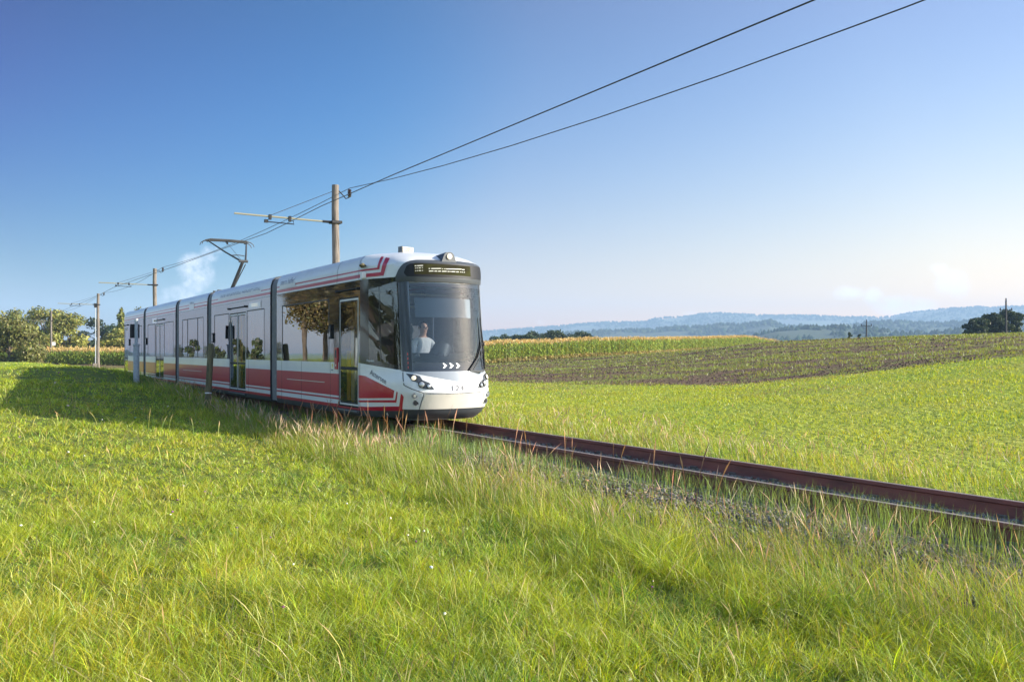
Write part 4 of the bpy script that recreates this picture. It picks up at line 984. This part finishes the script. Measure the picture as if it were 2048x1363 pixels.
# ------------------------------------------------------------------ maize
def maize(name, pts, label):
    n = len(pts); X, Y = pts[:,0], pts[:,1]; Z = zg(X, Y); H = rng.uniform(1.95,2.4,n)*(.93+.14*noise2(X,Y,5,50))
    VV, FF, CC = [], [], []; off = 0
    def add(P, c):                                   # P (n,2K,3)
        nonlocal off
        K2 = P.shape[1]; b0 = (np.arange(len(P))*K2)[:,None]+off
        FF.append(np.concatenate([b0+np.array([[2*k,2*k+1,2*k+3,2*k+2]]) for k in range(K2//2-1)], 0)); VV.append(P.reshape(-1,3)); CC.append(np.repeat(c, K2, 0)); off += P.shape[0]*K2
    fa = rng.uniform(0, math.pi, n); wx, wy = np.cos(fa)*.022, np.sin(fa)*.022
    P = np.empty((n,4,3)); P[:,0] = np.stack([X-wx,Y-wy,Z],-1); P[:,1] = np.stack([X+wx,Y+wy,Z],-1); P[:,2] = np.stack([X-wx,Y-wy,Z+H],-1); P[:,3] = np.stack([X+wx,Y+wy,Z+H],-1)
    add(P, vary((.22,.22,.06), n))
    for q in range(9):
        u = (q+.7)/10; a = rng.uniform(0, 2*math.pi, n); L_ = rng.uniform(.45,.75,n); zb_ = Z+H*u; w_ = rng.uniform(.05,.075,n)
        dx, dy = np.cos(a), np.sin(a); P = np.empty((n,8,3))
        for k, (r_, z_, ww) in enumerate(((0,0,.6),(.35,.28,1),(.75,.25,.8),(1.0,-.08,.15))):
            cx, cy, cz = X+dx*L_*r_, Y+dy*L_*r_, zb_+L_*z_
            P[:,2*k] = np.stack([cx+dy*w_*ww, cy-dx*w_*ww, cz],-1); P[:,2*k+1] = np.stack([cx-dy*w_*ww, cy+dx*w_*ww, cz],-1)
        add(P, vary((.42,.34,.13) if u < .22 else (.27,.34,.05), n, .25, .12))
    for q in range(4):
        a = rng.uniform(0, 2*math.pi, n); s_ = rng.uniform(.05,.16,n); P = np.empty((n,4,3)); px, py = -np.sin(a)*.022, np.cos(a)*.022
        for k, (r_, z_) in enumerate(((0,0),(1,.30))):
            P[:,2*k] = np.stack([X+np.cos(a)*s_*r_+px, Y+np.sin(a)*s_*r_+py, Z+H+z_-.03],-1); P[:,2*k+1] = np.stack([X+np.cos(a)*s_*r_-px, Y+np.sin(a)*s_*r_-py, Z+H+z_-.03],-1)
        add(P, vary((.52,.36,.14), n, .2, .1))
    o = bulk(name, np.concatenate(VV), np.concatenate(FF), M_CORN, np.concatenate(CC)); tag(o, label, None, None, 'stuff')
E_ = np.array([(-66,108),(-47,106),(-22,99),(-4,92.5),(16.4,119),(29.3,145),(52,182),(75,215)], float); pts = []
for i in range(len(E_)-1):
    a, b_ = E_[i], E_[i+1]; L_ = np.hypot(*(b_-a)); dr = (b_-a)/L_; nr = np.array([-dr[1], dr[0]]); nr = nr if nr[1] > 0 else -nr
    for r_ in range(46):
        dep = r_*.75; step = .20 if r_ < 7 else (.55 if r_ < 16 else 1.1)
        m_ = int(L_/step); s_ = (np.arange(m_)+rng.random(m_))*step; pts.append(a+dr*s_[:,None]+nr*(dep+rng.normal(0,.06,(m_,1))))
pts = np.concatenate(pts)
def edge_y(x): return np.interp(x, E_[:,0], E_[:,1])
pts = pts[pts[:,1] > edge_y(pts[:,0])-.3]
maize('maize_field', pts, 'field of ripening maize with tan tassels behind the tram')

# ------------------------------------------------------------------ trees
def tree(name, X, Y, H, Wd, clumps, n, col, label, group=None, leaf=.22, cat='tree', base=.18, conifer=False, zoff=0, seed=0, trunk=None, gap=.9):
    r_ = np.random.default_rng(seed+100); z0 = zg1(X, Y)-.1+zoff
    o = empty(name, (X, Y, z0)); tag(o, label, cat, group)
    cs = []
    for i in range(clumps):
        if conifer:
            u = (i+.5)/clumps; rad = Wd*.5*(1-u)**.8+.12; a = r_.uniform(0,6.28); cs.append((np.array([math.cos(a)*rad*.45, math.sin(a)*rad*.45, H*(base+(1-base)*u)]), np.array([rad*.75, rad*.75, H*.10])))
        else:
            a = r_.uniform(0,6.28); u = r_.uniform(0,1); zz = base+(.93-base)*u; env = math.sqrt(max(.05, 1-((zz-.48)/.58)**2)); rr = Wd*.5*env*r_.uniform(.35,.85)
            s = r_.uniform(.13,.24); cs.append((np.array([math.cos(a)*rr, math.sin(a)*rr, H*zz]), np.array([Wd*s, Wd*s, H*s*.75])))
    w = np.array([c[1][0]*c[1][2] for c in cs]); w /= w.sum(); pick_ = r_.choice(len(cs), n, p=w)
    C_ = np.array([c[0] for c in cs])[pick_]; Rr = np.array([c[1] for c in cs])[pick_]
    v = r_.normal(size=(n,3)); v /= np.linalg.norm(v, axis=1)[:,None]; rad = r_.random(n)**.45
    P = C_ + v*Rr*rad[:,None]*(1+.25*(r_.random((n,1))-.5)); P[:,2] = np.maximum(P[:,2], .05)
    nrm = v + r_.normal(0,.7,(n,3)); nrm /= np.linalg.norm(nrm, axis=1)[:,None]
    t1 = np.cross(nrm, r_.normal(size=(n,3))); t1 /= np.linalg.norm(t1, axis=1)[:,None]; t2 = np.cross(nrm, t1); sz = leaf*r_.uniform(.5,1.25,(n,1))
    Q = np.stack([P-t1*sz, P-t2*sz*.55, P+t1*sz, P+t2*sz*.55], 1)
    tone = r_.uniform(.72,1.3,len(cs))[pick_]; c = np.array(col)[None]*tone[:,None]*(1+r_.normal(0,.22,(n,1))).clip(.4,1.7)*(1+r_.normal(0,.08,(n,3)))
    cr = bulk('crown', Q.reshape(-1,3), np.arange(4*n).reshape(-1,4), M_LEAF, np.repeat(c.clip(.003,.6), 4, 0), parent=o)
    mb = MB(); tr = trunk or H*.028
    mb.tube([(0,0,-.2),(.02*H*.2,0,H*.2),(0,.01*H,H*.5),(0,0,H*.82)], [tr*1.2,tr,tr*.65,tr*.15], 8)
    for c_ in cs[::max(1, len(cs)//9)]:
        if conifer: continue
        zz = min(max(c_[0][2]*.55, H*.12), H*.6); mb.tube([(0,0,zz), tuple(c_[0]*np.array([.5,.5,1])*np.array([1,1,.9])), tuple(c_[0])], [tr*.5,tr*.3,tr*.08], 6)
    mb.build('trunk', M_BARK, o, 60); return o
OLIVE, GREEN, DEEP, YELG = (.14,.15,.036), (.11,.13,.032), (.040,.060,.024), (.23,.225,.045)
GL = 'trees beyond the maize on the left'
def at(px, Y): return (px-1024)/1711*Y
tree('bush', at(18,84), 84, 4.6, 6.4, 26, 9000, (.12,.122,.036), 'large olive bush at the left edge in front of the maize', None, .16, 'bush', .02, seed=1)
tree('bush', at(62,90), 90, 2.9, 3.4, 14, 4000, (.115,.11,.038), 'low brownish bush sloping down beside the larger olive bush', None, .14, 'bush', .02, seed=2)
tree('broadleaf_tree', at(88,136), 136, 8.4, 8.6, 30, 9000, (.18,.185,.04), 'airy yellow green tree behind the far thin catenary pole', GL, .24, base=.12, seed=3)
tree('broadleaf_tree', at(140,128), 128, 7.0, 7.4, 26, 9000, (.20,.20,.042), 'rounded sunlit tree left of the pole with the grey cable pipe', GL, .22, base=.05, seed=4)
tree('broadleaf_tree', at(45,150), 150, 9.2, 8.0, 26, 8000, OLIVE, 'tall loose tree rising behind the olive bush', GL, .26, base=.1, seed=5)
tree('broadleaf_tree', at(205,170), 170, 8.5, 10, 24, 8000, DEEP, 'dark tree in the gap behind the pole with the pipe', GL, .3, base=.02, seed=6)  # leaf colour much darker than the neighbouring trees
tree('conifer_tree', at(243,140), 140, 8.8, 5.2, 26, 9000, (.19,.20,.045), 'sunlit conifer standing just left of the rear end of the tram', GL, .22, base=.02, conifer=True, seed=7)
tree('broadleaf_tree', at(232,132), 132, 5.6, 6.0, 20, 7000, YELG, 'low yellow green tree at the foot of the conifer', GL, .22, base=.03, seed=8)
tree('broadleaf_tree', at(296,150), 150, 9.3, 5.6, 22, 6000, (.14,.14,.04), 'tree whose round top shows above the rear roof of the tram', GL, .22, base=.3, seed=9)
tree('broadleaf_tree', at(-40,120), 120, 8.6, 8, 24, 7000, OLIVE, 'tree cut by the left edge of the view', GL, .24, base=.05, seed=10)
GR = 'row of dark trees behind the maize'
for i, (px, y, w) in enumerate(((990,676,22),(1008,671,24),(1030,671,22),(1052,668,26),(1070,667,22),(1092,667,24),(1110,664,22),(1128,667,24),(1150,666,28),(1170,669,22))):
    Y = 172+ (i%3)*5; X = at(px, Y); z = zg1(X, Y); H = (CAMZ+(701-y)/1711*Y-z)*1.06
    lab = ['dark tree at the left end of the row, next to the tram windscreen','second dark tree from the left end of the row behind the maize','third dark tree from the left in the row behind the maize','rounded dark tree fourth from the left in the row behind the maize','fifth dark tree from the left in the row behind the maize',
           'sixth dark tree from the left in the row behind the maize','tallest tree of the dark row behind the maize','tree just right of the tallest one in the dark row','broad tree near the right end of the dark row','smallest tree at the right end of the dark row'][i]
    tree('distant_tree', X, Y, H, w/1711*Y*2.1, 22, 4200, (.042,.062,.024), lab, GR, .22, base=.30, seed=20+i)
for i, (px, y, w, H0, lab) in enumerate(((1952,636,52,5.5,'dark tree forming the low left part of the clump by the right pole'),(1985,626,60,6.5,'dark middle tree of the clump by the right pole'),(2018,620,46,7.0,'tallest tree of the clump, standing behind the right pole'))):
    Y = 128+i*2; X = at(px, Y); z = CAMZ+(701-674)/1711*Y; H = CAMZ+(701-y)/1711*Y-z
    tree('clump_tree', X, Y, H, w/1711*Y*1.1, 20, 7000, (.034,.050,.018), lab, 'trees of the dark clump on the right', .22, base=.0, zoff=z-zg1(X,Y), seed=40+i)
for px, y, w, lab in ((1700,662,8,'small round shrub left of the distant pole on the field crest'),(1719,667,6,'tiny shrub right beside the distant pole on the field crest')):
    Y = 140; X = at(px, Y); z = CAMZ+(701-676)/1711*Y; H = CAMZ+(701-y)/1711*Y-z
    tree('shrub', X, Y, H, w/1711*Y*1.1, 8, 900, (.04,.06,.02), lab, None, .12, 'shrub', .0, zoff=z-zg1(X,Y), seed=50+px)
# larches, added dark trees and hedge on the camera's side, out of frame, mirrored in the glossy side of the tram
for i, (t, lat, H) in enumerate(((58,-7.4,11.5),(60,-9.6,12.5),(63,-11.6,12),(57,-12.2,10.5),(66,-14.5,12.5))):
    p = W(t, lat)
    o = tree('larch_tree', p.x, p.y, H, 4.2, 30, 11000, (.13,.10,.035), 'brownish larch mirrored in the side windows of the tram', 'larches mirrored in the tram', .14, base=.3, conifer=True, seed=60+i, trunk=.16)
for i, (x, y, H) in enumerate(((-25,-3,9),(-27,3,11),(-24,9,9.5),(-29,15,12),(-26,-10,10))):  # unseen trees added so that the cab side reflects dark
    tree('broadleaf_tree', x, y, H, 7.5, 22, 3000, (.05,.06,.02), 'unseen tree added to darken the reflection in the cab side glass of the tram', 'unseen trees added to darken the cab side reflection', .3, base=.05, seed=70+i)

for i, (t, q, H) in enumerate(((105,.31,5),(112,.285,6.5),(118,.27,4.5),(126,.262,7),(138,.245,6),(150,.232,5.5),(164,.215,7.5),(180,.20,6.5))):
    p = W(t, 12.57-q*t)
    tree('distant_bush', p.x, p.y, H*.5, H*.32, 9, 700, (.07,.085,.03), 'slim bush on the far meadow mirrored in the middle windows of the tram', 'bushes mirrored in the tram', .35, cat='bush', base=.0, seed=80+i)
# ------------------------------------------------------------------ distant poles on the crest
for px, ytop, Y, cw, lab in ((1733, 642, 150, .9, 'small distant pole with a crossarm beside two shrubs on the crest'), (2012, 600, 118, .85, 'tall dark pole with a crossarm in front of the tree clump on the right')):
    X = at(px, Y); z = CAMZ+(701-678)/1711*Y; H = CAMZ+(701-ytop)/1711*Y-z
    o = empty('power_pole', (X, Y, z), -.1); tag(o, lab, 'power pole', 'power poles on the field crest')
    mb = MB(); mb.tube([(0,0,-.6),(0,0,H)], [.14,.10], 10); mb.build('post', mat('tarred_wood', (.03,.026,.024), .8), o, 50)
    mb = MB(); mb.box(-cw, cw, -.05, .05, H*.74-.05, H*.74+.04); mb.build('crossarm', M_DARK, o)
    for x, zz in ((-cw+.1, H*.74), (cw-.1, H*.74), (0, H-.05)):
        mb = MB(); mb.lathe((x,0,zz), [(.03,0),(.10,.12),(.06,.2),(.10,.26),(.03,.36)], 'z', 10); mb.build('insulator', M_INSUL, o, 50)

# ------------------------------------------------------------------ hills and haze
def hill(name, prof, d0, d1, d2, zb_, m_, jag, seed, ntree=0, th=(10,16)):
    r_ = np.random.default_rng(seed); pr = np.array(prof, float); xs = np.arange(-500, 2800, 6.0)
    top = np.interp(xs, pr[:,0], pr[:,1]); rows = 18; V = []; us = np.linspace(0, 1, rows)
    for px, y in zip(xs, top):
        zc = CAMZ+(701-y)/1711*d1
        for u in us:
            Y = d0+(d1-d0)*u if u <= 1 else d1; s = u*u*(3-2*u)
            V.append(((px-1024)/1711*Y, Y, zb_+(zc-zb_)*s))
        V.append(((px-1024)/1711*d2, d2, zb_))
    V = np.array(V); k = rows+1; V[:,2] += (noise2(V[:,0],V[:,1],d1*.03,seed)-.5)*jag
    idx = np.arange(len(xs)*k).reshape(len(xs), k); F = np.stack([idx[:-1,:-1], idx[1:,:-1], idx[1:,1:], idx[:-1,1:]], -1).reshape(-1,4)
    o = bulk(name, V, F, m_, smooth=True); tag(o, kind='structure')
    if ntree:
        i = r_.integers(10, len(xs)-10, ntree); u = 1-np.abs(r_.normal(0,.28,ntree)).clip(0,.95); fx = r_.random(ntree)
        px = xs[i]+6*fx; zc = CAMZ+(701-np.interp(px, pr[:,0], pr[:,1]))/1711*d1; Y = d0+(d1-d0)*u; s = u*u*(3-2*u); X = (px-1024)/1711*Y; Z = zb_+(zc-zb_)*s - 2
        keep = noise2(X, Y, d1*.05, seed+3) > .28; X, Y, Z = X[keep], Y[keep], Z[keep]; n = len(X)
        h = r_.uniform(*th, n); w = h*r_.uniform(.4,.75,n); P = np.empty((n,7,3))
        for q in range(6): P[:,q] = np.stack([X+w*np.cos(q*1.047), Y+w*np.sin(q*1.047), Z+h*(.12 if q % 2 else .3)], -1)
        P[:,6] = np.stack([X+r_.normal(0,.15,n)*w, Y, Z+h], -1)
        F = np.concatenate([(np.arange(n)*7)[:,None]+np.array([[q,(q+1)%6,6]]) for q in range(6)])
        c = vary((.030,.050,.022), n, .25, .1)
        tag(bulk('forest', P.reshape(-1,3), F, M_LEAF, np.repeat(c, 7, 0)), {'far_hills': 'pale blue forest along the farthest ridge', 'middle_hills': 'hazy forest on the middle ridge', 'near_hills': 'grey green forest on the nearest low hills'}[name], None, None, 'stuff')
M_HILL = mat('wooded_hill', (.07,.075,.05), .95, noise=(.012,(.08,.10,.05),.45,.6))
M_HILL2 = mat('mixed_hill', (.03,.048,.022), .95, noise=(.009,(.10,.12,.03),.56,.62,(1,.4,1)))
FAR = [(-500,704),(700,700),(960,664.5),(1069,657),(1151,650),(1206,645.5),(1288,645),(1310,638),(1370,634),(1408,628.5),(1438,627.5),(1518,631.6),(1607,632),(1687,634),(1768,636),(1821,627),(1883,619.5),(1955,615),(1982,617),(2024,613.6),(2048,614),(2300,612),(2800,630)]
MID = [(-500,706),(900,700),(1040,676),(1162,666),(1233,663),(1302,661.5),(1343,657),(1411,655),(1444,649),(1479,652),(1507,648),(1540,643),(1564,652),(1602,650),(1620,653),(1660,650),(1714,650),(1768,645),(1808,646),(1875,649),(1928,645),(2048,644),(2800,640)]
NEARH = [(-500,706),(1300,697),(1420,684),(1500,673),(1553,661),(1600,657),(1687,654.5),(1740,657),(1790,666),(1850,668),(1930,660),(2048,658),(2800,655)]
hill('far_hills', FAR, 2500, 3500, 3950, -12, M_HILL, 6, 1, 9000, (7,12))
hill('middle_hills', MID, 1350, 1800, 2150, -12, M_HILL2, 5, 2, 5000, (6,11))
hill('near_hills', NEARH, 800, 1050, 1250, -12, M_HILL2, 3, 3, 3000, (4.5,8))
mb = MB(); mb.box(-3350, 3350, -450, 4050, -14.5, 225)
hm = bpy.data.materials.new('haze'); hm.use_nodes = True; nt = hm.node_tree; nt.nodes.remove(nt.nodes['Principled BSDF'])
pv = nt.nodes.new('ShaderNodeVolumePrincipled'); pv.inputs['Color'].default_value = (.36,.54,.78,1); pv.inputs['Density'].default_value = .00031
nt.links.new(pv.outputs[0], nt.nodes['Material Output'].inputs['Volume'])
hz = mb.build('haze', hm); tag(hz, kind='stuff')
